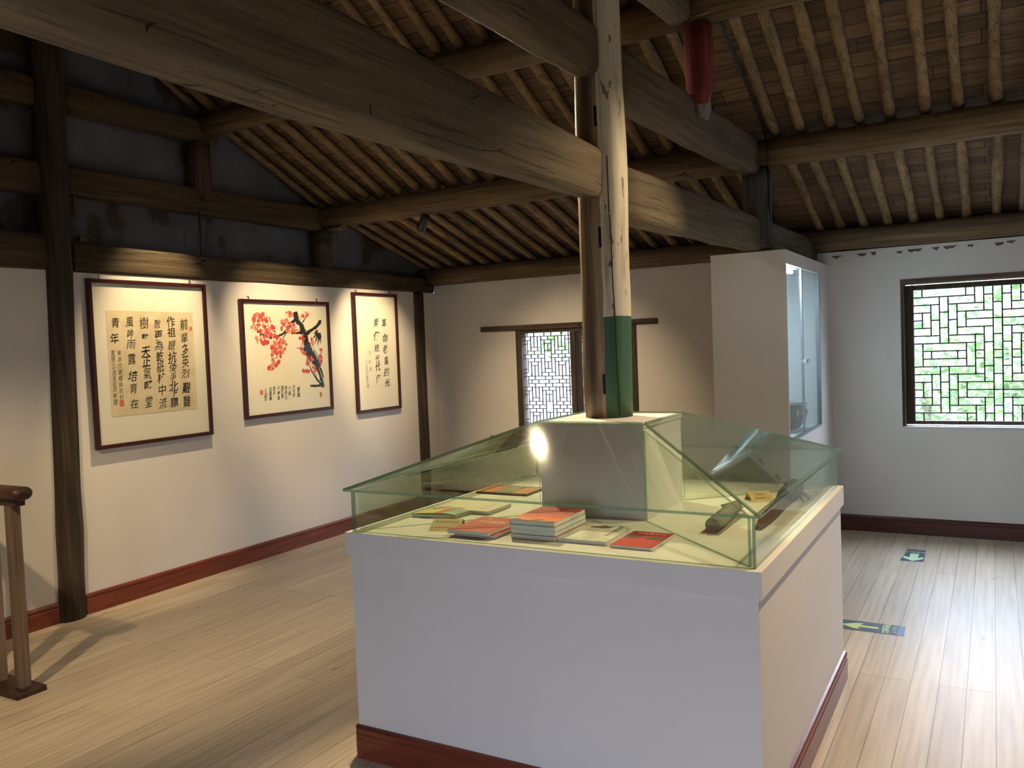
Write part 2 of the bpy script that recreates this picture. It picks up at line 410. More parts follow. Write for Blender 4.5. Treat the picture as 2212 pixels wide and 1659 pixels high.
# ---------------------------------------------------------------- mesh helpers
class MB:
    def __init__(s): s.v = []; s.f = []; s.m = []; s.sm = []
    def add(s, vs, fs, mi=0, smooth=False):
        k = len(s.v); s.v += [Vector(p) for p in vs]
        for f in fs: s.f.append([k + i for i in f]); s.m.append(mi); s.sm.append(smooth)
        return s
    def box(s, x0, x1, y0, y1, z0, z1, mi=0, bev=0.0):
        bm = bmesh.new()
        bmesh.ops.create_cube(bm, size=1)
        for v in bm.verts:
            v.co = Vector(((x0 + x1) / 2 + v.co.x * (x1 - x0), (y0 + y1) / 2 + v.co.y * (y1 - y0), (z0 + z1) / 2 + v.co.z * (z1 - z0)))
        if bev > 0:
            bmesh.ops.bevel(bm, geom=list(bm.edges), offset=bev, segments=2, affect='EDGES', profile=0.5)
        bm.verts.index_update()
        s.add([v.co.copy() for v in bm.verts], [[v.index for v in f.verts] for f in bm.faces], mi)
        bm.free(); return s
    def sweep(s, pts, sizes, n=14, e=2.0, jit=0.0, mi=0, smooth=True, upv=(0, 0, 1), caps=True, seed=0.0):
        pts = [Vector(p) for p in pts]; rings = []; vs = []
        for i, p in enumerate(pts):
            t = (pts[min(i + 1, len(pts) - 1)] - pts[max(i - 1, 0)]).normalized()
            u = Vector(upv)
            a = t.cross(u)
            if a.length < 1e-4: a = t.cross(Vector((1, 0, 0)))
            a.normalize(); c = a.cross(t).normalized()
            w, h = sizes[i] if isinstance(sizes[i], (tuple, list)) else (sizes[i], sizes[i])
            for k in range(n):
                th = 2 * math.pi * (k + 0.5) / n
                cx, cz = math.cos(th), math.sin(th)
                dx = math.copysign(abs(cx) ** (2 / e), cx) * w; dz = math.copysign(abs(cz) ** (2 / e), cz) * h
                q = p + a * dx + c * dz
                if jit: q += (a * cx + c * cz) * jit * noise.noise(Vector((q.x * 3 + seed, q.y * 3, q.z * 3)))
                vs.append(q)
        fs = []
        m = len(pts)
        for i in range(m - 1):
            for k in range(n):
                fs.append([i * n + k, i * n + (k + 1) % n, (i + 1) * n + (k + 1) % n, (i + 1) * n + k])
        s.add(vs, [f[::-1] for f in fs], mi, smooth)
        if caps:
            base = len(s.v) - len(vs)
            s.f.append([base + k for k in range(n)]); s.m.append(mi); s.sm.append(False)
            s.f.append([base + (m - 1) * n + k for k in range(n)][::-1]); s.m.append(mi); s.sm.append(False)
        return s
    def prism(s, poly, d, mi=0, bottom_mi=None, side_mi=None):
        """extrude a polygon (list of 3-D points) by vector d"""
        n = len(poly); d = Vector(d); a = [Vector(p) for p in poly]; bq = [p + d for p in a]
        s.add(a + bq, [list(range(n))[::-1]], mi if bottom_mi is None else bottom_mi)
        k = len(s.v) - 2 * n
        s.f.append([k + n + i for i in range(n)]); s.m.append(mi); s.sm.append(False)
        for i in range(n):
            j = (i + 1) % n
            s.f.append([k + i, k + j, k + n + j, k + n + i]); s.m.append(mi if side_mi is None else side_mi); s.sm.append(False)
        return s
    def lathe(s, prof, c, axis, n=24, mi=0, smooth=True):
        """prof: (radius, distance along axis)"""
        axis = Vector(axis).normalized(); c = Vector(c)
        a = axis.orthogonal().normalized(); bb = axis.cross(a)
        vs = []
        for r, h in prof:
            for k in range(n):
                th = 2 * math.pi * k / n
                vs.append(c + axis * h + (a * math.cos(th) + bb * math.sin(th)) * r)
        fs = [[i * n + k, i * n + (k + 1) % n, (i + 1) * n + (k + 1) % n, (i + 1) * n + k] for i in range(len(prof) - 1) for k in range(n)]
        s.add(vs, fs, mi, smooth); return s
    def mesh(s, name, mats, origin=(0, 0, 0), fix=True):
        o = Vector(origin)
        me = bpy.data.meshes.new(name)
        me.from_pydata([p - o for p in s.v], [], s.f)
        for mt in mats: me.materials.append(mt)
        for p, mi, sm in zip(me.polygons, s.m, s.sm): p.material_index = mi; p.use_smooth = sm
        if fix:
            bm = bmesh.new(); bm.from_mesh(me)
            bmesh.ops.recalc_face_normals(bm, faces=bm.faces); bm.to_mesh(me); bm.free()
        me.update(); return me

def world_loc(o):
    v = Vector((0, 0, 0))
    while o is not None: v += o.location; o = o.parent
    return v

def tag(o, label=None, cat=None, group=None, kind=None):
    if label: o['label'] = label
    if cat: o['category'] = cat
    if group: o['group'] = group
    if kind: o['kind'] = kind
    return o

def link(name, mb, mats, parent=None, label=None, cat=None, group=None, kind=None, origin=None, fix=True):
    if not isinstance(mats, (list, tuple)): mats = [mats]
    if parent is not None: org = world_loc(parent)
    elif origin is not None: org = Vector(origin)
    else:
        lo = [min(p[i] for p in mb.v) for i in range(3)]; hi = [max(p[i] for p in mb.v) for i in range(3)]
        org = Vector(((lo[0] + hi[0]) / 2, (lo[1] + hi[1]) / 2, lo[2]))
    o = bpy.data.objects.new(name, mb.mesh(name, mats, org, fix)); COL.objects.link(o)
    if parent is not None: o.parent = parent
    else: o.location = org
    return tag(o, label, cat, group, kind)

def thing(name, loc, label, cat, group=None):
    o = bpy.data.objects.new(name, None); COL.objects.link(o)
    o.empty_display_size = 0.1; o.location = loc
    return tag(o, label, cat, group)

def B(x0, x1, y0, y1, z0, z1, bev=0.0): return MB().box(x0, x1, y0, y1, z0, z1, 0, bev)

def lerp(a, b, t): return a + (b - a) * t

# ---------------------------------------------------------------- lettering
_fc = bpy.data.curves.new('lettering', 'FONT')
_fo = bpy.data.objects.new('lettering', _fc)
COL.objects.link(_fo)
_cache = {}
def glyph(ch, bold=0.0):
    key = (ch, bold)
    if key not in _cache:
        _fc.body = ch; _fc.size = 1; _fc.offset = bold; _fc.resolution_u = 3
        bpy.context.view_layer.update()
        ev = _fo.evaluated_get(bpy.context.evaluated_depsgraph_get())
        me = ev.to_mesh()
        vs = [(v.co.x, v.co.y) for v in me.vertices]; fs = [list(p.vertices) for p in me.polygons]
        ev.to_mesh_clear()
        if vs:
            cx = (min(v[0] for v in vs) + max(v[0] for v in vs)) / 2; cy = (min(v[1] for v in vs) + max(v[1] for v in vs)) / 2
            vs = [(x - cx, y - cy) for x, y in vs]
        _cache[key] = (vs, fs)
    return _cache[key]

def letter(mb, ch, o, ux, uy, size, bold=0.0, brush=False, mi=0, rnd=random, wide=1.0):
    """one character flat on a surface: centre o, unit vectors ux, uy"""
    vs, fs = glyph(ch, bold)
    ux, uy, o = Vector(ux), Vector(uy), Vector(o)
    if brush:
        sh = rnd.uniform(0.02, 0.22); ro = rnd.uniform(0.0, 0.16); sx = rnd.uniform(0.72, 0.98); sy = rnd.uniform(0.9, 1.12)
        p1, p2 = rnd.uniform(0, 6), rnd.uniform(0, 6); amp = rnd.uniform(0.010, 0.026)
    out = []
    for x, y in vs:
        if brush:
            x += amp * math.sin(5 * y + p1); y += amp * math.sin(5 * x + p2)
            x += sh * y; y += ro * x
            x *= sx; y *= sy
        out.append(o + ux * (x * size * wide) + uy * (y * size))
    mb.add(out, fs, mi)

def text_line(mb, s, o, ux, uy, size, step=None, **kw):
    step = step or size * 1.08; o = Vector(o); ux = Vector(ux)
    n = len(s)
    for i, ch in enumerate(s):
        if ch != ' ': letter(mb, ch, o + ux * ((i - (n - 1) / 2) * step), ux, uy, size, **kw)

# ================================================================ THE ROOM
X_R, Y_F = 7.3, -7.95            # right wall, front wall (both outside the photograph)
RIDGE_Y = -3.95
W1 = (0.95, 2.22, 0.712, 1.757)  # back window 1: x0 x1 z0 z1
W2 = (4.42, 5.74, 0.84, 2.0)     # back window 2

link('floor', B(-0.3, X_R, -8.25, 0.3, -0.06, 0.0), MAT['floor'], kind='structure', origin=(0, 0, 0))

def wall_with_holes(mb, axis_pos, thick, a0, a1, z0, z1, holes):
    """wall parallel to X between y=axis_pos and y=axis_pos+thick"""
    xs = sorted({a0, a1, *[h[0] for h in holes], *[h[1] for h in holes]})
    zs = sorted({z0, z1, *[h[2] for h in holes], *[h[3] for h in holes]})
    for i in range(len(xs) - 1):
        for j in range(len(zs) - 1):
            cx, cz = (xs[i] + xs[i + 1]) / 2, (zs[j] + zs[j + 1]) / 2
            if any(h[0] < cx < h[1] and h[2] < cz < h[3] for h in holes): continue
            mb.box(xs[i], xs[i + 1], axis_pos, axis_pos + thick, zs[j], zs[j + 1])
wb = MB(); wall_with_holes(wb, 0.0, 0.26, 0.0, X_R, 0.0, 2.262, [W1, W2])
wall_back = link('wall_back', wb, MAT['wall'], kind='structure', origin=(0, 0, 0))
wf = MB(); wall_with_holes(wf, Y_F - 0.26, 0.26, -0.3, X_R, 0.0, 2.36, [(3.7, 4.9, .5, 1.3)])
link('wall_front', wf, MAT['wall'], kind='structure', origin=(0, 0, 0))
# left wall: plaster infill below the lowest tie beam, old gable plaster above it
wl = MB()
wl.box(-0.3, 0.0, -8.2, -0.37, 0.0, 2.185); wl.box(-0.3, -0.075, -0.37, -0.20, 0.0, 2.185); wl.box(-0.3, 0.0, -0.20, 0.26, 0.0, 2.185)
gable = [(-0.16, 0.3, 2.185), (-0.16, 0.3, 2.42), (-0.16, -1.6, 2.972), (-0.16, -2.84, 3.515), (-0.16, RIDGE_Y, 4.127), (-0.16, -5.06, 3.515), (-0.16, -6.3, 2.972), (-0.16, -8.2, 2.42), (-0.16, -8.2, 2.185)]
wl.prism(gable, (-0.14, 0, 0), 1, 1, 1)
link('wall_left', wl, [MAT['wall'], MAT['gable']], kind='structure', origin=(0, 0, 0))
wr = MB()
for ya, yb, za, zb in ((-8.2, -2.85, 0, 2.42), (-2.35, 0.3, 0, 2.42), (-2.85, -2.35, 0, 1.05), (-2.85, -2.35, 1.95, 2.42)): wr.box(X_R, X_R + 0.2, ya, yb, za, zb)
wr.prism([(X_R, g[1], g[2]) for g in gable[1:8]], (0.2, 0, 0))
link('wall_right', wr, MAT['wall'], kind='structure', origin=(0, 0, 0))

# roof boarding, both slopes
RZ = [(0.30, 2.402), (-1.60, 2.953), (-2.84, 3.496), (RIDGE_Y, 4.108)]
prof = RZ + [(2 * RIDGE_Y - y, z) for y, z in RZ[:-1][::-1]]
for (ya, za), (yb, zb) in zip(prof[:-1], prof[1:]):
    ce = MB().prism([(-0.3, ya, za), (X_R + 0.2, ya, za), (X_R + 0.2, yb, zb), (-0.3, yb, zb)], (0, 0, 0.04))
    link('ceiling', ce, MAT['roof'], kind='structure', origin=(0, 0, 0))
# eave filling between wall top and roof boards (outside faces)
link('trim_1', B(-0.3, X_R + 0.2, 0.17, 0.28, 2.262, 2.405), MAT['roof'], kind='structure', origin=(0, 0, 0))
link('trim_2', B(-0.3, X_R + 0.2, Y_F - 0.24, Y_F - 0.1, 2.36, 2.52), MAT['roof'], kind='structure', origin=(0, 0, 0))

# flat dark patches, shade painted for gaps in the back wall's ragged top under the eave purlin (right bay)
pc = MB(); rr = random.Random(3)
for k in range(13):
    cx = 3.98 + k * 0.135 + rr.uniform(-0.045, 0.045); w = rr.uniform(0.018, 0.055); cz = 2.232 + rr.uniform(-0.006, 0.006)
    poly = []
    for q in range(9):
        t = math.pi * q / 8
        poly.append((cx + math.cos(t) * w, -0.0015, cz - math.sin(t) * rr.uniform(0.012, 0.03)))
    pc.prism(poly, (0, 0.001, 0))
link('plaster_gap_shade', pc, plain('gap_shade_brown', (0.13, 0.095, 0.07), 0.9), wall_back)

# baseboards with a moulded top
def baseboard(name, pts, outs, mat, parent=None):
    """profile swept along pts (list of xy), outs = outward direction"""
    pr = [(0.0, 0.0), (0.016, 0.0), (0.016, 0.094), (0.012, 0.098), (0.012, 0.103), (0.016, 0.107), (0.016, 0.119), (0.010, 0.127), (0.0, 0.130)]
    mb = MB(); n = len(pr)
    for (a, b), o in zip(zip(pts[:-1], pts[1:]), outs):
        vs = []
        for q in (a, b):
            for d, z in pr: vs.append((q[0] + o[0] * d, q[1] + o[1] * d, z))
        fs = [[i, (i + 1) % n, n + (i + 1) % n, n + i] for i in range(n)] + [list(range(n))[::-1], [n + i for i in range(n)]]
        mb.add(vs, fs)
    return link(name, mb, mat, parent, kind=None if parent else 'structure', origin=None if parent else (0, 0, 0))
baseboard('baseboard_left', [(0.0005, -7.9), (0.0005, -4.215)], [(1, 0)], MAT['base'])
baseboard('baseboard_left', [(0.0005, -4.035), (0.0005, -0.018)], [(1, 0)], MAT['base'])
baseboard('baseboard_back', [(0.0, -0.0005), (3.40, -0.0005)], [(0, -1)], MAT['base_dark'])
baseboard('baseboard_back', [(3.90, -0.0005), (7.28, -0.0005)], [(0, -1)], MAT['base_dark'])

# ---------------------------------------------------------------- back window 2 (right, tree behind)
def bars(mb, segs_h, segs_v, x0, z1, pit, w, y0, y1):
    for yk, a, b in segs_h: mb.box(x0 + a * pit - w / 2, x0 + b * pit + w / 2, y0, y1, z1 - yk * pit - w / 2, z1 - yk * pit + w / 2)
    for xk, a, b in segs_v: mb.box(x0 + xk * pit - w / 2, x0 + xk * pit + w / 2, y0 + 0.001, y1 - 0.001, z1 - b * pit - w / 2, z1 - a * pit + w / 2)
win2 = thing('window_2', (5.08, 0.1, 0.84), None, None); win2['kind'] = 'structure'
fr = MB()
px0, pz1, pit = 4.506, 1.918, 0.0604
px1, pz0 = px0 + 19 * pit, pz1 - 17 * pit
fr.box(4.445, px0, 0.075, 0.135, 0.862, 1.957, 0, 0.004); fr.box(px1, 5.715, 0.075, 0.135, 0.862, 1.957, 0, 0.004)
fr.box(px0, px1, 0.075, 0.135, pz1, 1.957, 0, 0.004); fr.box(px0, px1, 0.075, 0.135, 0.862, pz0, 0, 0.004)
link('sash_frame', fr, MAT['window_wood_z'], win2)
co = MB()
co.box(4.421, 4.442, 0.004, 0.22, 0.845, 1.999); co.box(5.718, 5.739, 0.004, 0.22, 0.845, 1.999)
link('side_lining', co, MAT['window_wood_z'], win2)
link('head_board', B(4.421, 5.739, -0.012, 0.20, 1.968, 2.004, 0.004), old_wood('head_board_wood', 'x', (0.05, 0.03, 0.02), (0.13, 0.08, 0.05), (0.2, 0.13, 0.085)), win2)
link('window_sill', B(4.421, 5.739, 0.0, 0.25, 0.838, 0.852), plain('whitewashed_sill', (0.72, 0.72, 0.74), 0.6), win2)
V = [(1, 0, 1), (6, 0, 1), (7, 0, 2), (8, 0, 3), (9, 0, 17), (3, 1, 7), (4, 1, 7), (2, 2, 6), (5, 2, 6), (6, 3, 5), (1, 3, 5), (8, 5, 12), (7, 6, 11), (1, 7, 10), (6, 7, 10), (2, 8, 9), (5, 8, 9)]
H = [(1, 0, 7), (2, 0, 3), (2, 4, 8), (3, 0, 2), (3, 5, 9), (4, 0, 1), (4, 6, 9), (5, 0, 2), (5, 5, 9), (6, 0, 3), (6, 4, 8), (7, 0, 7), (8, 1, 6), (3, 3, 4), (5, 3, 4), (4, 2, 3), (4, 4, 5), (8, 7, 8), (7, 8, 9), (2, 9, 10), (4, 9, 10), (6, 9, 10), (8, 9, 10), (1, 8, 9)]
VV, HH = set(), set()
for x, a, b in V:
    for X in (x, 19 - x): VV |= {(X, a, b), (X, 17 - b, 17 - a)}
for y, a, b in H:
    for Y in (y, 17 - y): HH |= {(Y, a, b), (Y, 19 - b, 19 - a)}
la = MB(); bars(la, sorted(HH), sorted(VV), px0, pz1, pit, 0.0095, 0.095, 0.111)
link('lattice', la, MAT['lattice'], win2)

# ---------------------------------------------------------------- back window 1 (two leaves behind the post)
win1 = thing('window_1', (1.585, 0.05, 0.712), None, None); win1['kind'] = 'structure'
link('head_board', B(0.558, 2.425, -0.022, 0.16, 1.757, 1.808, 0.005), MAT['window_wood_x'], win1)
link('window_sill', B(0.63, 2.45, -0.03, 0.16, 0.680, 0.712, 0.005), MAT['window_wood_x'], win1)
jb = MB()
jb.box(0.952, 1.015, -0.006, 0.10, 0.713, 1.756, 0, 0.003); jb.box(2.155, 2.218, -0.006, 0.10, 0.713, 1.756, 0, 0.003)
jb.box(1.015, 2.155, 0.0, 0.09, 1.725, 1.756, 0, 0.003)
link('jamb', jb, MAT['window_wood_z'], win1)
mp_ = MB(); mp_.box(1.54, 1.592, 0.0, 0.075, 0.713, 1.724, 0, 0.003); mp_.box(1.60, 1.648, 0.03, 0.085, 0.713, 1.724, 0, 0.003)
link('meeting_stile', mp_, MAT['window_wood_z'], win1)
half = [(1, 3, 5, 6), (3, 5, 5, 6), (0, 2, 6, 7), (2, 4, 6, 7), (4, 6, 6, 7), (1, 3, 7, 8), (3, 5, 7, 8), (2, 4, 8, 9), (1, 2, 8, 12), (4, 5, 8, 12), (2, 3, 9, 12), (3, 4, 9, 12),
        (0, 1, 7, 10), (0, 1, 10, 11), (0, 2, 11, 12), (5, 6, 7, 11), (5, 7, 11, 12), (1, 3, 12, 13), (3, 6, 12, 13), (6, 8, 12, 13), (0, 1, 12, 15), (1, 2, 13, 14), (2, 4, 13, 14), (4, 7, 13, 14),
        (6, 8, 5, 8), (6, 7, 8, 10), (7, 8, 8, 10), (6, 8, 10, 11)]
tiles = set()
for a, b, c, d in half:
    for (c2, d2) in ((c, d), (27 - d, 27 - c)):
        for (a2, b2) in ((a, b), (14 - b, 14 - a)): tiles.add((a2, b2, c2, d2))
def leaf_lattice(x0, x1, z0, z1, y0, y1, w):
    pitx = (x1 - x0) / 14; pz = 0.0354; hs, vs = set(), set()
    rows = int((z1 - z0) / pz)
    for a, b, c, d in tiles:
        for sh in (-14, 0, 14, 28):
            c2, d2 = c + sh, d + sh
            # the pattern starts four courses into its period at the top of the leaf
            c2 -= 0; d2 -= 0
            if d2 <= 0 or c2 >= rows: continue
            c3, d3 = max(0, c2), min(rows, d2)
            if d2 <= rows: hs.add((d2, a, b))
            vs.add((b, c3, d3))
    mb = MB()
    for yk, a, b in sorted(hs): mb.box(x0 + a * pitx, x0 + b * pitx, y0, y1, z1 - yk * pz - w / 2, z1 - yk * pz + w / 2)
    for xk, a, b in sorted(vs):
        if xk < 14: mb.box(x0 + xk * pitx - w / 2, x0 + xk * pitx + w / 2, y0 + 0.001, y1 - 0.001, z1 - b * pz, z1 - a * pz)
    return mb
link('lattice', leaf_lattice(1.015, 1.54, 0.713, 1.725, 0.045, 0.059, 0.0075), MAT['lattice'], win1)
link('lattice', leaf_lattice(1.648, 2.155, 0.713, 1.725, 0.050, 0.064, 0.0075), MAT['lattice'], win1)

# ================================================================ TIMBER FRAME
def beam_pts(p0, p1, n=9): return [tuple(lerp(p0[k], p1[k], i / (n - 1)) for k in range(3)) for i in range(n)]
def timber(name, p0, p1, s0, s1, mat, label, cat, group=None, e=5.0, jit=0.010, n=28, seg=11, upv=(0, 0, 1), parent=None, seed=0.0):
    mb = MB().sweep(beam_pts(p0, p1, seg), [(lerp(s0[0], s1[0], i / (seg - 1)), lerp(s0[1], s1[1], i / (seg - 1))) for i in range(seg)], n, e, jit, upv=upv, seed=seed)
    return link(name, mb, mat, parent, label, cat, group)

# purlins, along the room
PUR = [('eave', -0.06, 2.345, 0.087), ('middle', -1.60, 2.785, 0.094), ('upper', -2.84, 3.33, 0.09), ('ridge', RIDGE_Y, 3.94, 0.09)]
gp = 'round roof purlins'
for nm, y, z, r in PUR:
    if nm == 'ridge': continue
    lab = {'eave': 'lowest', 'middle': 'middle', 'upper': 'upper'}[nm]
    where = {'eave': 'on top of the back wall', 'middle': 'halfway up the roof slope', 'upper': 'high under the roof near the ridge'}[nm]
    timber('roof_purlin', (-0.135, y, z), (3.655, y, z), (r * 0.98, r * 0.98), (r, r), MAT['purlin'], f'{lab} round brown purlin of the left bay {where}', 'roof beam', gp, 2.0, 0.012, seed=y)
    timber('roof_purlin', (3.67, y, z + 0.005), (X_R - 0.01, y, z + 0.005), (r, r * 0.98), (r, r), MAT['purlin'], f'{lab} round brown purlin of the right bay {where}', 'roof beam', gp, 2.0, 0.012, seed=y + 9)
    timber('purlin_packing', (0.036, y, z - r - 0.012), (0.20, y, z - r - 0.012), (0.05, 0.014), (0.05, 0.014), MAT['purlin'], f'short wooden packing strip under the left end of the {lab} purlin', 'wood block', None, 4, 0.002, 10, 3) if nm == 'middle' else None
timber('ridge_purlin', (-0.135, RIDGE_Y, 3.94), (X_R - 0.01, RIDGE_Y, 3.945), (0.09, 0.09), (0.09, 0.09), MAT['purlin'], 'round ridge purlin above the top of the painted post', 'roof beam', None, 2.0, 0.01)
for nm, y, z, r in PUR[:3]:
    yy = 2 * RIDGE_Y - y
    lab = {'eave': 'lowest', 'middle': 'middle', 'upper': 'upper'}[nm]
    timber('roof_purlin', (-0.135, yy, z), (X_R - 0.01, yy, z), (r, r), (r, r), MAT['purlin'], f'{lab} round purlin of the front roof slope behind the viewer', 'roof beam', gp, 2.0, 0.01, seed=y + 4)

# left wall frame
post_left = thing('wall_post', (-0.035, -4.055, 0), 'dark round timber post standing against the left wall, floor to roof', 'post')
link('shaft', MB().sweep(beam_pts((-0.03, -4.125, 0.0), (-0.05, -4.03, 3.86), 15), [0.094] * 15, 20, 2.2, 0.012, upv=(0, 1, 0)), MAT['dark_post'], post_left)
link('wedge', B(0.0, 0.045, -3.945, -3.895, 2.372, 2.41, 0.004), MAT['side_beam'], post_left)
link('wedge', B(0.0, 0.03, -3.962, -3.945, 2.55, 2.66, 0.003), MAT['side_beam'], post_left)
corner = thing('corner_post', (0, -0.29, 0), 'thin dark weathered post beside the rear left room corner', 'post')
link('shaft', MB().sweep(beam_pts((-0.022, -0.285, 0.0), (-0.022, -0.285, 2.17), 15), [(0.048, 0.078)] * 15, 14, 3.5, 0.006, upv=(0, 1, 0)), MAT['dark_post'], corner)
link('bracket', B(-0.02, 0.04, -0.20, -0.06, 2.205, 2.255, 0.004), MAT['dark_post'], corner)

gt = 'tie beams of the left wall frame'
timber('tie_beam', (-0.062, -3.975, 2.272), (-0.062, -0.03, 2.262), (0.085, 0.097), (0.085, 0.084), MAT['side_beam'], 'lowest left wall tie beam, lit above the framed pictures', 'beam', gt, seed=1)
timber('tie_beam', (-0.062, -7.9, 2.30), (-0.062, -4.155, 2.295), (0.085, 0.11), (0.085, 0.115), MAT['side_beam'], 'lowest left wall tie beam left of the dark wall post', 'beam', gt, seed=2)
timber('tie_beam', (-0.072, -3.975, 2.765), (-0.072, -1.52, 2.768), (0.07, 0.095), (0.07, 0.10), MAT['side_beam'], 'middle left wall tie beam right of the dark wall post', 'beam', gt, seed=3)
timber('tie_beam', (-0.072, -6.4, 2.75), (-0.072, -4.155, 2.75), (0.07, 0.10), (0.07, 0.10), MAT['side_beam'], 'middle left wall tie beam left of the dark wall post', 'beam', gt, seed=4)
timber('tie_beam', (-0.072, -3.975, 3.285), (-0.072, -2.76, 3.285), (0.07, 0.088), (0.07, 0.085), MAT['side_beam'], 'highest left wall tie beam right of the dark wall post', 'beam', gt, seed=5)
timber('tie_beam', (-0.072, -5.15, 3.275), (-0.072, -4.155, 3.275), (0.07, 0.095), (0.07, 0.095), MAT['side_beam'], 'highest left wall tie beam left of the dark wall post', 'beam', gt, seed=6)
def strut(name, x, y, z0, z1, w, mat, label, tongue, group=None):
    mb = MB()
    zz = [z0 - tongue, z0 - tongue * 0.55, z0, lerp(z0, z1, .5), z1]
    sz = [(0.012, w * 0.28), (w * 0.3, w * 0.62), (w, w), (w, w), (w, w)]
    off = [w * 0.95, w * 0.8, 0, 0, 0]
    mb.sweep([(x + o, y, z) for o, z in zip(off, zz)], [(b, a) for a, b in sz], 16, 2.8, 0.006, upv=(1, 0, 0))
    return link(name, mb, mat, None, label, 'post', group)
strut('short_post', -0.055, -1.615, 2.362, 2.672, 0.082, MAT['side_beam'], 'short brown post carrying the middle purlin at the left wall', 0.14, 'short purlin posts')
strut('short_post', -0.055, -2.90, 2.865, 3.20, 0.08, old_wood('reddish_post_wood', 'z', (0.03, 0.014, 0.012), (0.07, 0.034, 0.028), (0.11, 0.06, 0.045)), 'short reddish dark post carrying the upper purlin at the left wall', 0.10, 'short purlin posts')
link('iron_rod', MB().sweep(beam_pts((0.0, -2.965, 2.36), (0.0, -2.965, 2.68), 3), [0.008] * 3, 8), MAT['black'], None, 'thin black upright rod between two left wall tie beams', 'rod')

# centre frame: the painted post and its beams
def fx(y): return 3.60 + (y + 3.9) * 0.035
post = thing('painted_post', (3.60, -3.90, 1.2825), 'weathered timber post rising from the glass case, half painted cream and green', 'post')
cz = [1.2825 + (3.85 - 1.2825) * i / 24 for i in range(25)]
psh = link('shaft', MB().sweep([(3.60 + 0.002 * math.sin(z * 3), -3.90, z) for z in cz], [lerp(0.106, 0.100, i / 24) for i in range(25)], 40, 2.0, 0.009, upv=(0, 1, 0)), MAT['column'], post)
def slot(z0, z1, ang, w=0.006):
    c, s_ = math.cos(ang), math.sin(ang); r = 0.1055
    o = Vector((3.60 + c * r, -3.90 + s_ * r, 0)); t = Vector((-s_, c, 0)) * w; nrm = Vector((c, s_, 0)) * 0.0015
    mb = MB().prism([o - t + Vector((0, 0, z0)), o + t + Vector((0, 0, z0)), o + t * 0.9 + Vector((0, 0, z1)), o - t * 1.1 + Vector((0, 0, z1))], nrm)
    return mb
view = math.atan2(-3.38, 1.45)
dk = plain('mortise_dark', (0.006, 0.005, 0.004), 0.9)
for z0, z1, d in ((1.385, 1.47, -0.18), (2.00, 2.085, -0.15), (2.50, 2.585, -0.17)):
    link('mortise', slot(z0, z1, view + d), dk, psh)
ck = MB()
for a, b in zip(range(0, 16), range(1, 17)):
    za, zb = 1.29 + a * 0.068, 1.29 + b * 0.068
    d = 0.40 - 0.012 * a + 0.012 * math.sin(a * 1.3); d2 = 0.40 - 0.012 * b + 0.012 * math.sin(b * 1.3)
    rr_ = 0.1065
    p = [Vector((3.60 + math.cos(view + q) * rr_, -3.90 + math.sin(view + q) * rr_, z)) for q, z in ((d - 0.02, za), (d + 0.02, za), (d2 + 0.02, zb), (d2 - 0.02, zb))]
    ck.prism(p, Vector((math.cos(view + d), math.sin(view + d), 0)) * 0.001)
link('crack', ck, dk, psh)

gc = 'squared beams of the centre frame'
HW = 0.072
timber('tie_beam', (fx(-3.87), -3.87, 2.258), (fx(-0.02), -0.02, 2.282), (HW, 0.122), (HW, 0.100), MAT['beam'], 'lowest centre beam running from the painted post back over the tall cabinet', 'beam', gc, seed=11)
timber('tie_beam', (fx(-3.87), -3.87, 2.765), (fx(-1.65), -1.65, 2.775), (HW, 0.118), (HW * .9, 0.118), MAT['beam'], 'middle centre beam from the painted post to the grey strut', 'beam', gc, seed=12)
timber('tie_beam', (fx(-3.87), -3.87, 3.355), (fx(-2.86), -2.86, 3.355), (HW, 0.10), (HW, 0.10), MAT['beam'], 'highest centre beam from the painted post to the red strut', 'beam', gc, seed=13)
cam_pts = [(3.588, -3.93, 2.308, .056, .103), (3.575, -4.5, 2.322, .057, .113), (3.555, -5.1, 2.336, .058, .133), (3.54, -5.7, 2.350, .06, .151), (3.52, -6.45, 2.375, .062, .159), (3.50, -7.2, 2.395, .062, .160), (3.485, -7.9, 2.41, .062, .166)]
link('tie_beam', MB().sweep([q[:3] for q in cam_pts], [q[3:] for q in cam_pts], 32, 5.0, 0.010, seed=14), MAT['beam'], None, 'largest weathered beam crossing the picture from upper left to the painted post', 'beam', gc)
timber('tie_beam', (3.585, -3.93, 2.815), (3.53, -6.3, 2.85), (0.058, 0.105), (0.066, 0.12), MAT['beam'], 'upper weathered beam meeting the painted post from the front', 'beam', gc, seed=15)
timber('tie_beam', (fx(-3.93), -3.93, 3.355), (fx(-5.05), -5.05, 3.355), (HW, 0.10), (HW, 0.10), MAT['beam'], 'highest short beam in front of the painted post under the ridge', 'beam', gc, seed=16)
sp = thing('short_post', (3.705, -1.58, 2.2), 'square dark grey strut standing above the tall cabinet', 'post', 'short purlin posts')
link('shaft', MB().sweep(beam_pts((3.708, -1.585, 2.18), (3.708, -1.585, 2.69), 7), [(0.085, 0.078)] * 7, 16, 5, 0.004, upv=(0, 1, 0)), MAT['grey_post'], sp)
rp = thing('short_post', (3.715, -2.84, 2.84), 'red painted strut below the upper purlin', 'post', 'short purlin posts')
link('shaft', MB().sweep([(3.725, -2.84, 2.83), (3.72, -2.84, 2.93), (3.72, -2.84, 3.08), (3.72, -2.84, 3.25)], [(0.045, 0.05), (0.068, 0.07), (0.075, 0.072), (0.07, 0.07)], 16, 2.6, 0.004, upv=(0, 1, 0)), MAT['red_post'], rp)
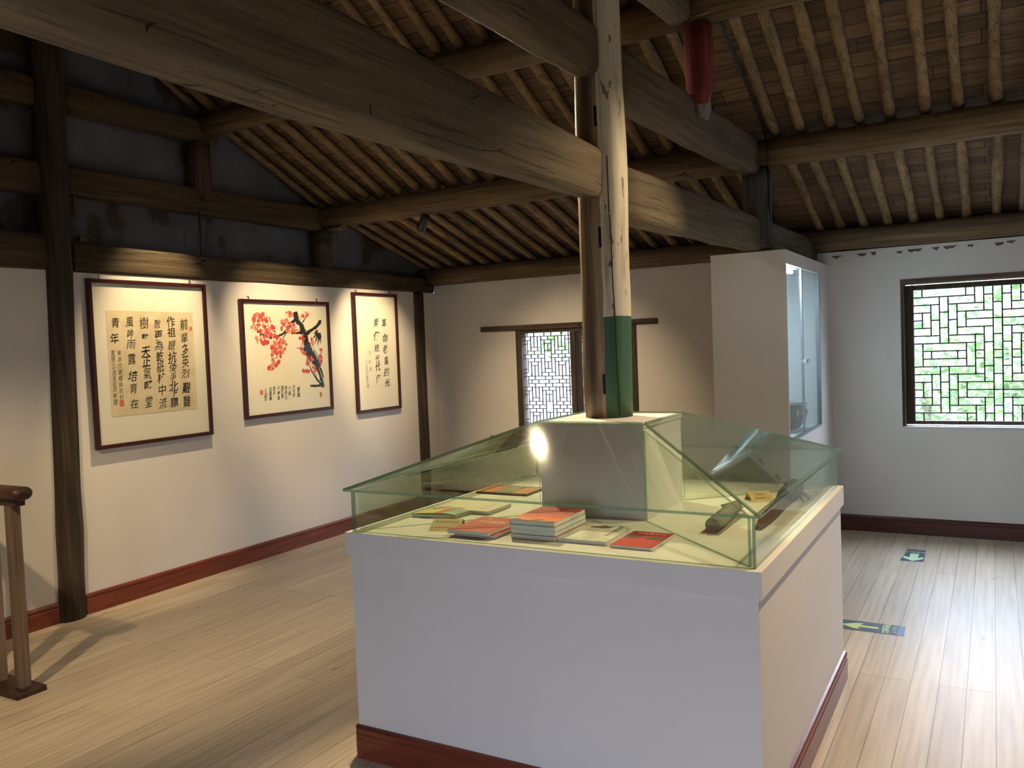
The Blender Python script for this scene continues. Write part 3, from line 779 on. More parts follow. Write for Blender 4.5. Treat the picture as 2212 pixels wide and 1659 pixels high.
link('tongue', MB().prism([(3.712, -2.885, 2.90), (3.76, -2.865, 2.91), (3.765, -2.845, 2.80), (3.755, -2.86, 2.745), (3.735, -2.88, 2.77)], (0.014, 0.01, 0)), plain('bare_grey_wood', (0.22, 0.19, 0.17), 0.8), rp)

# black cable running down the rafters and the grey strut
cb = MB()
for off in (0.0, 0.012):
    cb.sweep([(3.765 + off, -2.72, 3.40), (3.775 + off, -2.3, 3.20), (3.785 + off, -1.82, 2.99), (3.79 + off, -1.70, 2.90)], [0.005] * 4, 8)
cb.sweep([(3.803, -1.69, 2.69), (3.805, -1.69, 2.45), (3.802, -1.69, 2.17)], [0.009] * 3, 8)
cb.sweep([(3.797, -1.69, 2.90), (3.810, -1.715, 2.80), (3.803, -1.69, 2.69)], [0.007] * 3, 8)
link('electric_cable', cb, MAT['cable'], None, 'black cable following a rafter and the grey strut down to the cabinet', 'cable')

# ---------------------------------------------------------------- rafters
ORD = ['first', 'second', 'third', 'fourth', 'fifth', 'sixth', 'seventh', 'eighth', 'ninth', 'tenth', 'eleventh', 'twelfth', 'thirteenth', 'fourteenth', 'fifteenth', 'sixteenth', 'seventeenth', 'eighteenth', 'nineteenth', 'twentieth', 'twenty-first']
LX = [-0.085, 0.075, 0.275, 0.473, 0.645, 0.823, 1.0, 1.185, 1.368, 1.552, 1.728, 1.905, 2.085, 2.245, 2.425, 2.60, 2.78, 2.955, 3.135, 3.315, 3.48]
RX = [3.84, 3.995, 4.176, 4.345, 4.52, 4.712, 4.885, 5.08, 5.255, 5.43, 5.61]
SEG = {'lower': ((0.15, 2.405), (-1.592, 2.911)), 'middle': ((-1.608, 2.914), (-2.832, 3.450)), 'upper': ((-2.848, 3.448), (-3.835, 3.990))}
def rafter_mesh(kind, var):
    (ya, za), (yb, zb) = SEG[kind]
    rr = random.Random(f'{kind}{var}'); n = 12; pts = []; sz = []
    b1, b2 = rr.uniform(-0.012, 0.012), rr.uniform(-0.006, 0.006); r0 = rr.uniform(0.032, 0.036); r1 = r0 * rr.uniform(0.85, 1.0)
    for i in range(n):
        t = i / (n - 1)
        pts.append((b1 * math.sin(math.pi * t) + b2 * math.sin(2 * math.pi * t), lerp(ya, yb, t) - ya, lerp(za, zb, t) - za + 0.0))
        sz.append(lerp(r0, r1, t))
    return MB().sweep(pts, sz, 10, 2.0, 0.010, seed=var * 7.1).mesh('rafter', [MAT['rafter']])
place = {'lower': 'between eave purlin and middle purlin', 'middle': 'between middle purlin and upper purlin', 'upper': 'above the upper purlin'}
for kind in SEG:
    meshes = [rafter_mesh(kind, k) for k in range(5)]
    protos = []
    for side, xs in (('left', LX), ('right', RX if kind != 'upper' else RX[:3])):
        for k, x in enumerate(xs):
            i = (k * 3 + len(kind) + (k // 4)) % 5
            o = bpy.data.objects.new('rafter', meshes[i]) if len(protos) < 1 else protos[0].copy()
            o.data = meshes[i]
            protos.append(o); COL.objects.link(o)
            o.location = (x, SEG[kind][0][0], SEG[kind][0][1])
            o['label'] = f'{ORD[k]} pole rafter from the left of the {side} bay, {place[kind]}'
            o['category'] = 'rafter'
            o['group'] = f'{side} bay rafters {place[kind]}'

# ================================================================ FRAMED PICTURES ON THE LEFT WALL
P1_SHEET = [(0.135, 0.817), (0.871, 0.813), (0.869, 0.184), (0.133, 0.184)]
P1_BIG = [('前', 0.786, 0.736), ('輩', 0.784, 0.649), ('多', 0.782, 0.573), ('英', 0.78, 0.497), ('烈', 0.778, 0.418), ('艱', 0.776, 0.324), ('難', 0.773, 0.237), ('作', 0.668, 0.75), ('祖', 0.667, 0.684), ('鞭', 0.665, 0.601), ('抗', 0.663, 0.525), ('倭', 0.663, 0.461), ('爭', 0.662, 0.401), ('北', 0.661, 0.338), ('上', 0.662, 0.292), ('請', 0.661, 0.237), ('敵', 0.549, 0.738), ('更', 0.55, 0.665), ('為', 0.552, 0.602), ('乾', 0.553, 0.531), ('砥', 0.555, 0.465), ('柱', 0.556, 0.398), ('中', 0.558, 0.324), ('流', 0.558, 0.239), ('樹', 0.435, 0.742), ('擎', 0.435, 0.645), ('天', 0.436, 0.565), ('正', 0.438, 0.506), ('氣', 0.439, 0.434), ('堅', 0.439, 0.347), ('堂', 0.439, 0.257), ('風', 0.316, 0.748), ('吟', 0.317, 0.676), ('雨', 0.318, 0.612), ('露', 0.318, 0.523), ('培', 0.318, 0.421), ('育', 0.318, 0.346), ('在', 0.318, 0.251), ('青', 0.203, 0.744), ('年', 0.189, 0.65)]
P1_SMALL = [('寧', 0.218, 0.563), ('海', 0.218, 0.525), ('白', 0.218, 0.487), ('巖', 0.218, 0.449), ('樓', 0.217, 0.411), ('梅', 0.217, 0.373), ('花', 0.217, 0.335), ('村', 0.217, 0.297), ('會', 0.169, 0.566), ('議', 0.169, 0.535), ('三', 0.169, 0.504), ('十', 0.169, 0.473), ('周', 0.169, 0.443), ('年', 0.169, 0.412), ('紀', 0.169, 0.381), ('念', 0.169, 0.35), ('毅', 0.167, 0.31), ('題', 0.167, 0.27)]
P1_SEAL = [(0.217, 0.261), (0.846, 0.708)]
P2_INK = [[(0.594, 0.903, 0.047), (0.609, 0.835, 0.052), (0.664, 0.775, 0.045), (0.686, 0.718, 0.057), (0.709, 0.646, 0.068), (0.716, 0.57, 0.083), (0.764, 0.515, 0.087), (0.816, 0.452, 0.081), (0.848, 0.382, 0.059), (0.875, 0.319, 0.047), (0.886, 0.217, 0.028)], [(0.6, 0.838, 0.032), (0.544, 0.797, 0.027), (0.502, 0.746, 0.025), (0.443, 0.706, 0.019), (0.358, 0.681, 0.015), (0.293, 0.679, 0.012), (0.223, 0.697, 0.01), (0.172, 0.734, 0.009), (0.123, 0.804, 0.006)], [(0.68, 0.714, 0.028), (0.607, 0.715, 0.019), (0.538, 0.711, 0.009)], [(0.715, 0.706, 0.042), (0.767, 0.736, 0.03), (0.835, 0.766, 0.028), (0.874, 0.797, 0.023), (0.899, 0.832, 0.011)], [(0.492, 0.731, 0.01), (0.451, 0.68, 0.009), (0.409, 0.615, 0.008), (0.35, 0.551, 0.007), (0.301, 0.509, 0.005)], [(0.894, 0.213, 0.025), (0.821, 0.283, 0.019), (0.754, 0.371, 0.013), (0.72, 0.464, 0.009), (0.694, 0.533, 0.005)], [(0.731, 0.234, 0.017), (0.817, 0.229, 0.019), (0.882, 0.233, 0.021)], [(0.59, 0.582, 0.004), (0.706, 0.564, 0.015)], [(0.666, 0.797, 0.011), (0.714, 0.85, 0.009), (0.748, 0.89, 0.005)], [(0.552, 0.775, 0.009), (0.457, 0.775, 0.007), (0.422, 0.827, 0.004)], [(0.81, 0.445, 0.007), (0.8, 0.369, 0.005), (0.812, 0.307, 0.004)]]
P2_BLOOM = [(0.211, 0.805, 0.104, 0.079, 60), (0.288, 0.74, 0.066, 0.043, 24), (0.508, 0.768, 0.09, 0.057, 40), (0.589, 0.752, 0.038, 0.021, 8), (0.39, 0.608, 0.085, 0.057, 34), (0.367, 0.536, 0.066, 0.043, 24), (0.34, 0.468, 0.043, 0.032, 12), (0.287, 0.423, 0.033, 0.021, 8), (0.211, 0.655, 0.076, 0.036, 18), (0.34, 0.689, 0.057, 0.029, 12), (0.66, 0.632, 0.033, 0.064, 16), (0.74, 0.463, 0.038, 0.043, 16), (0.684, 0.374, 0.047, 0.014, 8), (0.879, 0.473, 0.024, 0.043, 12), (0.878, 0.543, 0.017, 0.021, 6), (0.711, 0.88, 0.047, 0.032, 16), (0.53, 0.886, 0.043, 0.021, 10), (0.189, 0.868, 0.057, 0.021, 12), (0.449, 0.812, 0.038, 0.029, 9), (0.786, 0.385, 0.021, 0.043, 8), (0.684, 0.533, 0.028, 0.021, 8), (0.776, 0.629, 0.011, 0.036, 5)]
P2_BAMBOO = [(0.858, 0.716, 0.781, 0.658), (0.86, 0.716, 0.805, 0.602), (0.866, 0.716, 0.845, 0.582), (0.874, 0.72, 0.889, 0.604), (0.858, 0.72, 0.794, 0.705), (0.863, 0.716, 0.828, 0.644), (0.869, 0.716, 0.871, 0.628), (0.861, 0.736, 0.812, 0.724), (0.879, 0.72, 0.896, 0.658)]
P2_TEXT = [('雙', 0.59, 0.211), ('濱', 0.587, 0.162), ('天', 0.536, 0.233), ('地', 0.534, 0.2), ('依', 0.532, 0.165), ('古', 0.488, 0.229), ('真', 0.485, 0.185), ('意', 0.447, 0.234), ('再', 0.444, 0.193), ('化', 0.442, 0.151), ('園', 0.407, 0.236), ('梅', 0.404, 0.201), ('雪', 0.402, 0.165), ('梅', 0.366, 0.237), ('蘭', 0.363, 0.195), ('草', 0.36, 0.15), ('香', 0.315, 0.237), ('未', 0.313, 0.201), ('和', 0.275, 0.232), ('嚴', 0.273, 0.195), ('鄉', 0.271, 0.155), ('人', 0.223, 0.232), ('沽', 0.221, 0.193), ('石', 0.218, 0.155)]
P2_SEAL = [(0.177, 0.213), (0.857, 0.147)]
P3_BIG = [('革', 0.688, 0.749), ('命', 0.701, 0.62), ('老', 0.683, 0.526), ('區', 0.707, 0.424), ('的', 0.698, 0.327), ('光', 0.703, 0.232), ('榮', 0.503, 0.753), ('傳', 0.498, 0.636), ('統', 0.495, 0.536), ('代', 0.497, 0.444), ('代', 0.498, 0.376), ('傳', 0.495, 0.272)]
P3_SMALL = [('王', 0.328, 0.497), ('平', 0.318, 0.419), ('題', 0.329, 0.359), ('一', 0.24, 0.427), ('九', 0.241, 0.39), ('九', 0.242, 0.358), ('三', 0.242, 0.323), ('年', 0.243, 0.291), ('十', 0.245, 0.266), ('一', 0.248, 0.248), ('月', 0.25, 0.22)]

PX = 0.004                     # back of the frames, just off the wall
def picture(y0, y1, z0, z1, label, fwid=0.026, dep=0.034):
    t = thing('framed_picture', (PX, (y0 + y1) / 2, z0), label, 'picture', 'framed pictures on the left wall')
    fm = MB()
    fm.box(PX, PX + dep, y0, y1, z1 - fwid, z1, 0, 0.003); fm.box(PX, PX + dep, y0, y1, z0, z0 + fwid, 0, 0.003)
    fm.box(PX, PX + dep, y0, y0 + fwid, z0 + fwid - .002, z1 - fwid + .002, 0, 0.003); fm.box(PX, PX + dep, y1 - fwid, y1, z0 + fwid - .002, z1 - fwid + .002, 0, 0.003)
    link('frame', fm, MAT['frame'], t)
    link('mount', B(PX + 0.002, PX + 0.016, y0 + fwid - .003, y1 - fwid + .003, z0 + fwid - .003, z1 - fwid + .003), MAT['mount'], t)
    link('glazing', B(PX + 0.022, PX + 0.0235, y0 + fwid - .003, y1 - fwid + .003, z0 + fwid - .003, z1 - fwid + .003), MAT['pic_glass'], t)
    for q in (0.1, 0.87):
        yy = lerp(y0, y1, q)
        link('hook', MB().sweep([(PX + 0.012, yy, z1 - 0.004), (PX + 0.012, yy, z1 + 0.018), (PX + 0.002, yy, z1 + 0.026)], [0.0035] * 3, 8, upv=(0, 1, 0)), MAT['black'], t)
    w, h = y1 - y0, z1 - z0
    return t, (lambda u, v, d=0.0: Vector((PX + 0.0165 + d, y0 + u * w, z0 + v * h))), w, h
UX, UZ = (0, 1, 0), (0, 0, 1)
rb = random.Random(21)

# picture 1: eight columns of running script on aged paper
p1, at1, w1, h1 = picture(-3.907, -2.975, 1.038, 2.143, 'large framed calligraphy on aged tan paper, nearest the dark wall post')
sh = MB().prism([at1(*q) for q in P1_SHEET], (0.0008, 0, 0)); sh1 = link('paper_sheet', sh, MAT['aged'], p1)
wr1 = MB()
for c, u, v in P1_BIG: letter(wr1, c, at1(u, v, 0.0014), UX, UZ, rb.uniform(0.070, 0.088), bold=rb.choice((0.002, 0.008, 0.016)), brush=True, rnd=rb)
link('brush_writing', wr1, MAT['ink'], sh1, fix=False)
wr1 = MB()
for c, u, v in P1_SMALL: letter(wr1, c, at1(u, v, 0.0014), UX, UZ, rb.uniform(0.034, 0.041), bold=-0.004, brush=True, rnd=rb)
link('signature', wr1, MAT['ink'], sh1, fix=False)
def seal(parent, c, s, tall=1.25):
    mb = MB(); n = 14
    mb.prism([c + Vector((0, math.copysign(abs(math.cos(2 * math.pi * k / n)) ** .5, math.cos(2 * math.pi * k / n)) * s, math.copysign(abs(math.sin(2 * math.pi * k / n)) ** .5, math.sin(2 * math.pi * k / n)) * s * tall)) for k in range(n)], (0.0003, 0, 0))
    link('red_seal', mb, MAT['seal'], parent)
for (u, v), s in zip(P1_SEAL, (0.018, 0.012)): seal(sh1, at1(u, v, 0.0012), s)

# picture 2: plum blossom in ink and red
p2, at2, w2, h2 = picture(-2.650, -1.656, 1.117, 2.049, 'framed ink painting of a red blossoming plum branch')
sh2 = link('paper_sheet', MB().prism([at2(0.135, 0.185), at2(0.925, 0.185), at2(0.925, 0.915), at2(0.135, 0.915)], (0.0005, 0, 0)), plain('cream_painting_paper', (0.82, 0.76, 0.60), 0.85), p2)
def stroke(mb, pts, d, rough, rnd):
    """brush stroke through (u, v, width), ragged edges"""
    P = []
    for (a, b) in zip(pts[:-1], pts[1:]):
        for k in range(6):
            t = k / 6; P.append([lerp(a[i], b[i], t) for i in range(3)])
    P.append(list(pts[-1]))
    L, R = [], []
    for i, (u, v, w) in enumerate(P):
        a, b = P[max(0, i - 1)], P[min(len(P) - 1, i + 1)]
        tx, ty = (b[0] - a[0]) * w2, (b[1] - a[1]) * h2; l = math.hypot(tx, ty) or 1
        nx, ny = -ty / l, tx / l; hw = w * w2 / 2
        c = at2(u, v, d)
        L.append(c + Vector((0, nx, ny)) * hw * (1 + rnd.uniform(-rough, rough))); R.append(c - Vector((0, nx, ny)) * hw * (1 + rnd.uniform(-rough, rough)))
    n = len(L)
    mb.add(L + R, [[i, i + 1, n + i + 1, n + i] for i in range(n - 1)])
ib = MB()
for k, pts in enumerate(P2_INK): stroke(ib, pts, 0.0010 + k * 0.00004, 0.30, rb)
for k in range(90):                                   # knots and dabs along trunk and bough
    pts = P2_INK[rb.choice((0, 0, 0, 1, 3))]; a = rb.randrange(len(pts) - 1); t = rb.random()
    u, v, w = [lerp(pts[a][i], pts[a + 1][i], t) for i in range(3)]
    s = rb.uniform(0.004, 0.011); c = at2(u + rb.choice((-1, 1)) * w * rb.uniform(0.45, 0.7), v + rb.uniform(-.01, .01), 0.0016 + 0.000005 * k)
    ib.add([c + Vector((0, math.cos(q * 1.05) * s * rb.uniform(.6, 1.2), math.sin(q * 1.05) * s * rb.uniform(.6, 1.2))) for q in range(6)], [list(range(6))])
link('ink_branches', ib, MAT['ink'], sh2, fix=False)
gl_ = MB()
for k, pts in enumerate(([(0.80, 0.56, .012), (0.845, 0.475, .014), (0.87, 0.40, .008)], [(0.835, 0.40, .008), (0.875, 0.30, .012), (0.91, 0.2, .006)], [(0.775, 0.60, .008), (0.80, .53, .012), (0.83, .46, .005)])):
    stroke(gl_, [(u + 0.01, v, w) for u, v, w in pts], 0.0022, 0.4, rb)
link('bark_highlight', gl_, plain('pale_ink_wash', (0.42, 0.40, 0.36), 0.8), sh2, fix=False)
bl1, bl2 = MB(), MB()
k = 0
for u, v, ru, rv, n in P2_BLOOM:
    for q in range(n):
        a, r = rb.uniform(0, 6.283), math.sqrt(rb.random()) * 1.05
        c = at2(u + math.cos(a) * r * ru, v + math.sin(a) * r * rv, 0.0024 + k * 0.000003); k += 1
        s = rb.choice((0.006, 0.009, 0.013, 0.017)) * rb.uniform(.8, 1.15)
        mb = bl1 if rb.random() < 0.5 else bl2
        ph = rb.uniform(0, 6.28)
        mb.add([c + Vector((0, math.cos(6.2832 * j / 15) * s * (1 + .28 * math.cos(5 * 6.2832 * j / 15 + ph)), math.sin(6.2832 * j / 15) * s * (1 + .28 * math.cos(5 * 6.2832 * j / 15 + ph)))) for j in range(15)], [list(range(15))])
link('blossoms', bl1, MAT['bloom'], sh2, 'red blossoms', fix=False); link('blossoms', bl2, MAT['bloom2'], sh2, 'paler red blossoms', fix=False)
bb = MB()
for j, (u0, v0, u1, v1) in enumerate(P2_BAMBOO):
    a, b = at2(u0, v0, 0.003 + j * 0.00002), at2(u1, v1, 0.003 + j * 0.00002); d = b - a; nrm = Vector((0, -d.z, d.y)).normalized() * 0.009
    bb.add([a, a.lerp(b, .25) + nrm, a.lerp(b, .6) + nrm * .7, b, a.lerp(b, .6) - nrm * .7, a.lerp(b, .25) - nrm], [[0, 1, 2, 3, 4, 5]])
link('bamboo_leaves', bb, MAT['ink'], sh2, fix=False)
tx = MB()
for c, u, v in P2_TEXT: letter(tx, c, at2(u, v, 0.0012), UX, UZ, 0.046 if c in '雙濱' else 0.036, bold=0.006, brush=True, rnd=rb)
link('inscription', tx, MAT['ink'], sh2, fix=False)
for (u, v), s in zip(P2_SEAL, (0.016, 0.015)): seal(sh2, at2(u, v, 0.0012), s, 1.2 if s > .0155 else 1.5)

# picture 3: narrow scroll, two columns
p3, at3, w3, h3 = picture(-1.327, -0.685, 1.046, 2.149, 'narrow framed calligraphy in two short columns, nearest the room corner')
sh3 = link('paper_sheet', MB().prism([at3(0.14, 0.22), at3(0.9, 0.22), at3(0.9, 0.9), at3(0.14, 0.9)], (0.0005, 0, 0)), plain('pale_scroll_paper', (0.83, 0.79, 0.66), 0.85), p3)
wr3 = MB()
for c, u, v in P3_BIG: letter(wr3, c, at3(u, v, 0.0012), UX, UZ, rb.uniform(0.074, 0.092), bold=rb.choice((0.010, 0.018)), brush=True, rnd=rb)
link('brush_writing', wr3, MAT['ink'], sh3, fix=False)
wr3 = MB()
for c, u, v in P3_SMALL: letter(wr3, c, at3(u, v, 0.0012), UX, UZ, rb.uniform(0.034, 0.042), bold=0.0, brush=True, rnd=rb)
link('signature', wr3, MAT['ink_soft'], sh3, fix=False)

# ================================================================ GLASS CASE ROUND THE POST
CX0, CX1, CY0, CY1, CZ = 2.830, 4.440, -4.765, -3.170, 0.900     # cap
GX0, GX1, GY0, GY1, GZ = 2.850, 4.418, -4.741, -3.190, 1.058     # glass walls
PX0, PX1, PY0, PY1, PZ = 3.407, 3.863, -4.193, -3.738, 1.2815    # pillar and platform
case = thing('display_case', (3.635, -3.967, 0), 'white square display case with sloping glass top built round the painted post', 'display case')
link('plinth', B(2.844, 4.427, -4.751, -3.184, 0.0, 0.812, 0.002), MAT['case'], case)
link('cap', B(CX0, CX1, CY0, CY1, 0.812, CZ, 0.0025), MAT['case'], case)
sk = baseboard('skirting', [(2.8437, -4.7513), (4.4273, -4.7513), (4.4273, -3.1837), (2.8437, -3.1837), (2.8437, -4.7513)], [(0, -1), (1, 0), (0, 1), (-1, 0)], MAT['base'], case)
link('pillar', B(PX0, PX1, PY0, PY1, CZ, PZ - 0.018, 0.0015), MAT['case'], case)
link('platform', B(PX0 - 0.004, PX1 + 0.004, PY0 - 0.004, PY1 + 0.004, PZ - 0.018, PZ, 0.0015), MAT['case'], case)
TH = 0.011
def pane(name, poly, d, label=None):
    n = len(poly); mb = MB(); mb.prism(poly, d, 0, 0, 1)
    return link(name, mb, [MAT['glass'], MAT['edge']], case, label)
g0, g1 = CZ + 0.0005, GZ
pane('glass_wall', [(GX0, GY0, g0), (GX1, GY0, g0), (GX1, GY0, g1), (GX0, GY0, g1)], (0, TH, 0))
pane('glass_wall', [(GX0, GY1, g0), (GX1, GY1, g0), (GX1, GY1, g1), (GX0, GY1, g1)], (0, -TH, 0))
pane('glass_wall', [(GX0, GY0 + TH + .0005, g0), (GX0, GY1 - TH - .0005, g0), (GX0, GY1 - TH - .0005, g1), (GX0, GY0 + TH + .0005, g1)], (TH, 0, 0))
pane('glass_wall', [(GX1, GY0 + TH + .0005, g0), (GX1, GY1 - TH - .0005, g0), (GX1, GY1 - TH - .0005, g1), (GX1, GY0 + TH + .0005, g1)], (-TH, 0, 0))
ov = 0.022
OX0, OX1, OY0, OY1, OZ = GX0 - ov, GX1 + ov, GY0 - ov, GY1 + ov, GZ + 0.001
IX0, IX1, IY0, IY1, IZ = PX0 - 0.004, PX1 + 0.004, PY0 - 0.004, PY1 + 0.004, PZ - 0.002
oc = [Vector(p) for p in ((OX0, OY0, OZ), (OX1, OY0, OZ), (OX1, OY1, OZ), (OX0, OY1, OZ))]
ic = [Vector(p) for p in ((IX0, IY0, IZ), (IX1, IY0, IZ), (IX1, IY1, IZ), (IX0, IY1, IZ))]
for k in range(4):
    j = (k + 1) % 4
    poly = [oc[k], oc[j], ic[j], ic[k]]
    c = sum(poly, Vector()) / 4
    poly = [p + (c - p).normalized() * 0.0025 for p in poly]
    nrm = (poly[1] - poly[0]).cross(poly[3] - poly[0]).normalized()
    pane('glass_slope', poly, nrm * 0.011)
# glass partitions from the pillar corners to the outer corners
for (ax, ay), (bx, by) in (((PX1, PY0), (GX1 - TH, GY0 + TH)), ((PX0, PY0), (GX0 + TH, GY0 + TH)), ((PX1, PY1), (GX1 - TH, GY1 - TH)), ((PX0, PY1), (GX0 + TH, GY1 - TH))):
    a = Vector((ax, ay, 0)); b = Vector((bx, by, 0)); d = (b - a).normalized(); nn = Vector((-d.y, d.x, 0)) * 0.0055
    a = a + d * 0.006; b = b - d * 0.014
    za = PZ - 0.026; zb = GZ - 0.002
    pane('glass_partition', [a - nn + Vector((0, 0, g0)), b - nn + Vector((0, 0, g0)), b - nn + Vector((0, 0, zb)), a - nn + Vector((0, 0, za))], nn * 2)

# ---------------------------------------------------------------- things in the case
def book(x0, y0, x1, y1, z0, th, cover, label, group=None, draw=None, pages='y', spine='left', curl=0.0):
    """paperback lying flat: page block, back cover, front cover with its artwork"""
    t = thing('book', ((x0 + x1) / 2, (y0 + y1) / 2, z0), label, 'book', group)
    ct = 0.0007
    link('pages', B(x0 + 0.0012, x1 - 0.0008, y0 + 0.0008, y1 - 0.0008, z0 + ct, z0 + th - ct), MAT['page'], t)
    cv = MB(); cv.box(x0, x1, y0, y1, z0, z0 + ct); cv.box(x0, x0 + ct, y0, y1, z0 + ct, z0 + th - ct)
    link('back_cover', cv, cover, t)
    fc_ = link('front_cover', B(x0, x1, y0, y1, z0 + th - ct, z0 + th), cover, t)
    if draw: draw(fc_, (lambda u, v, d=0.0: Vector((lerp(x0, x1, u), lerp(y0, y1, v), z0 + th + 0.0003 + d))), x1 - x0, y1 - y0)
    return t
red = plain('red_cover', (0.46, 0.035, 0.028), 0.6, spec=0.3)
redb = plain('brick_red_cover', (0.46, 0.055, 0.04), 0.6, spec=0.3)
white_print = plain('white_print', (0.80, 0.78, 0.72), 0.5)
gold_print = plain('gold_print', (0.80, 0.55, 0.15), 0.45)
black_print = plain('black_print', (0.03, 0.028, 0.025), 0.5)
HX, HY = (1, 0, 0), (0, 1, 0)
def flat_poly(mb, at, pts, d=0.0): mb.add([at(u, v, d) for u, v in pts], [list(range(len(pts)))])
def draw_party(t, at, w, h):
    mb = MB(); text_line(mb, '紀念白嶠起義', at(0.5, 0.70), HX, HY, 0.017, 0.019); text_line(mb, '革命鬥爭史料彙編選集', at(0.5, 0.62), HX, HY, 0.013, 0.0145)
    link('title', mb, white_print, t, fix=False)
    mb = MB(); flat_poly(mb, at, [(0.30 + 0.06 * math.cos(k * .7854) * (1 if k % 2 else .5), 0.87 + 0.045 * math.sin(k * .7854) * (1 if k % 2 else .5)) for k in range(8)])
    link('emblem', mb, gold_print, t, fix=False)
def sunset_mat():
    m, nt, b = new_mat('sunset_cover')
    tc = N(nt, 'ShaderNodeTexCoord'); sep = N(nt, 'ShaderNodeSeparateXYZ'); nt.links.new(tc.outputs['Generated'], sep.inputs[0])
    n1 = N(nt, 'ShaderNodeTexNoise'); n1.inputs['Scale'].default_value = 3; nt.links.new(tc.outputs['Generated'], n1.inputs['Vector'])
    a = N(nt, 'ShaderNodeMath', operation='MULTIPLY_ADD'); a.inputs[1].default_value = 0.25
    nt.links.new(n1.outputs['Fac'], a.inputs[0]); nt.links.new(sep.outputs['Y'], a.inputs[2])
    c = ramp(nt, a.outputs[0], [(0.12, (0.42, 0.14, 0.03)), (0.25, (0.80, 0.22, 0.05)), (0.45, (0.62, 0.09, 0.05)), (0.75, (0.33, 0.045, 0.035)), (1.0, (0.42, 0.06, 0.05))])
    nt.links.new(c, b.inputs['Base Color']); b.inputs['Roughness'].default_value = 0.55; b.inputs['Specular IOR Level'].default_value = 0.3
    return m
sunset = sunset_mat()
def draw_sunset(t, at, w, h):
    mb = MB()
    flat_poly(mb, at, [(0.02, 0.01), (0.98, 0.01), (0.98, 0.035), (0.85, 0.05), (0.7, 0.04), (0.55, 0.075), (0.35, 0.05), (0.2, 0.09), (0.02, 0.10)])
    flat_poly(mb, at, [(0.42, 0.12), (0.5, 0.10), (0.68, 0.105), (0.72, 0.13), (0.6, 0.15)], 0.0001)
    link('landscape_silhouette', mb, plain('dark_brown_print', (0.10, 0.035, 0.02), 0.4), t, fix=False)
    mb = MB(); text_line(mb, '巍巍梁皇', at(0.80, 0.90), HX, HY, 0.012, 0.014); flat_poly(mb, at, [(0.2, 0.05), (0.42, 0.04), (0.42, 0.065), (0.22, 0.085)], 0.0002)
    link('title', mb, plain('pale_red_print', (0.75, 0.35, 0.28), 0.5), t, fix=False)
# tall stack, four books
pale_cover = plain('pale_grey_cover', (0.50, 0.48, 0.45), 0.5)
off = [(0.004, 0.002), (0.0, 0.006), (0.002, 0.0), (-0.002, 0.004)]
labs = ['bottom book of the taller stack in the glass case', 'third book from the top of the taller stack', 'second book from the top of the taller stack', 'topmost sunset covered book of the taller stack']
for k in range(4):
    z = CZ + 0.0004 + k * 0.0172; dx, dy = off[k]
    book(3.503 + dx, -4.632 + dy, 3.686 + dx, -4.372 + dy, z, 0.0168, (red, pale_cover, pale_cover, sunset)[k], labs[k], 'books in the taller stack', draw_sunset if k == 3 else None)
book(3.283, -4.668, 3.458, -4.408, CZ + 0.0004, 0.0125, redb, 'lower book of the two book stack, mostly hidden by the one above', 'books in the shorter stack')
book(3.266, -4.690, 3.442, -4.432, CZ + 0.0133, 0.0130, redb, 'brick red book with white title on top of the two book stack', 'books in the shorter stack', draw_party)
def draw_white(t, at, w, h):
    mb = MB(); n = 18
    flat_poly(mb, at, [(0.40 + 0.21 * math.cos(6.283 * k / n), 0.78 + 0.060 * math.sin(6.283 * k / n)) for k in range(n)]); flat_poly(mb, at, [(0.36, 0.80), (0.62, 0.80), (0.66, 0.90), (0.55, 0.875), (0.44, 0.92), (0.36, 0.88)], 0.0001)
    link('cover_picture', mb, plain('brown_print', (0.13, 0.085, 0.05), 0.5), t, fix=False)
    mb = MB()
    for k, ch in enumerate('寧海革命老區'): letter(mb, ch, at(0.80, 0.88 - k * 0.105), HX, HY, 0.022)
    link('title', mb, black_print, t, fix=False)
    mb = MB(); flat_poly(mb, at, [(0.66, 0.40), (0.67, 0.40), (0.67, 0.86), (0.66, 0.86)]); flat_poly(mb, at, [(0.60, 0.34), (0.605, 0.34), (0.605, 0.72), (0.60, 0.72)])
    link('cover_line', mb, plain('faded_red_print', (0.50, 0.30, 0.24), 0.5), t, fix=False)
def cover_white():
    m, nt, b = new_mat('white_book_cover')
    tc = N(nt, 'ShaderNodeTexCoord'); n1 = N(nt, 'ShaderNodeTexNoise'); n1.inputs['Scale'].default_value = 3; n1.inputs['Detail'].default_value = 4
    nt.links.new(tc.outputs['Generated'], n1.inputs['Vector'])
    c = ramp(nt, n1.outputs['Fac'], [(0.35, (0.52, 0.50, 0.44)), (0.6, (0.74, 0.73, 0.67))])
    nt.links.new(c, b.inputs['Base Color']); b.inputs['Roughness'].default_value = 0.35
    return m
cw = cover_white()
book(3.692, -4.624, 3.880, -4.358, CZ + 0.0004, 0.0145, cw, 'white book with a dark round picture, between tall stack and small red book', None, draw_white)
def draw_red(t, at, w, h):
    mb = MB(); text_line(mb, '中國農村的', at(0.52, 0.87), HX, HY, 0.019, 0.0225)
    link('title', mb, white_print, t, fix=False)
    mb = MB()
    flat_poly(mb, at, [(0.01, 0.52), (0.30, 0.50), (0.42, 0.56), (0.38, 0.70), (0.20, 0.75), (0.01, 0.72)]); flat_poly(mb, at, [(0.50, 0.55), (0.70, 0.48), (0.99, 0.50), (0.99, 0.64), (0.75, 0.67), (0.55, 0.62)])
    link('cover_picture', mb, plain('dark_red_print', (0.10, 0.035, 0.03), 0.45), t, fix=False)
book(3.902, -4.640, 4.052, -4.414, CZ + 0.0004, 0.0110, red, 'small red book with dark bands, rightmost in the front of the glass case', None, draw_red)

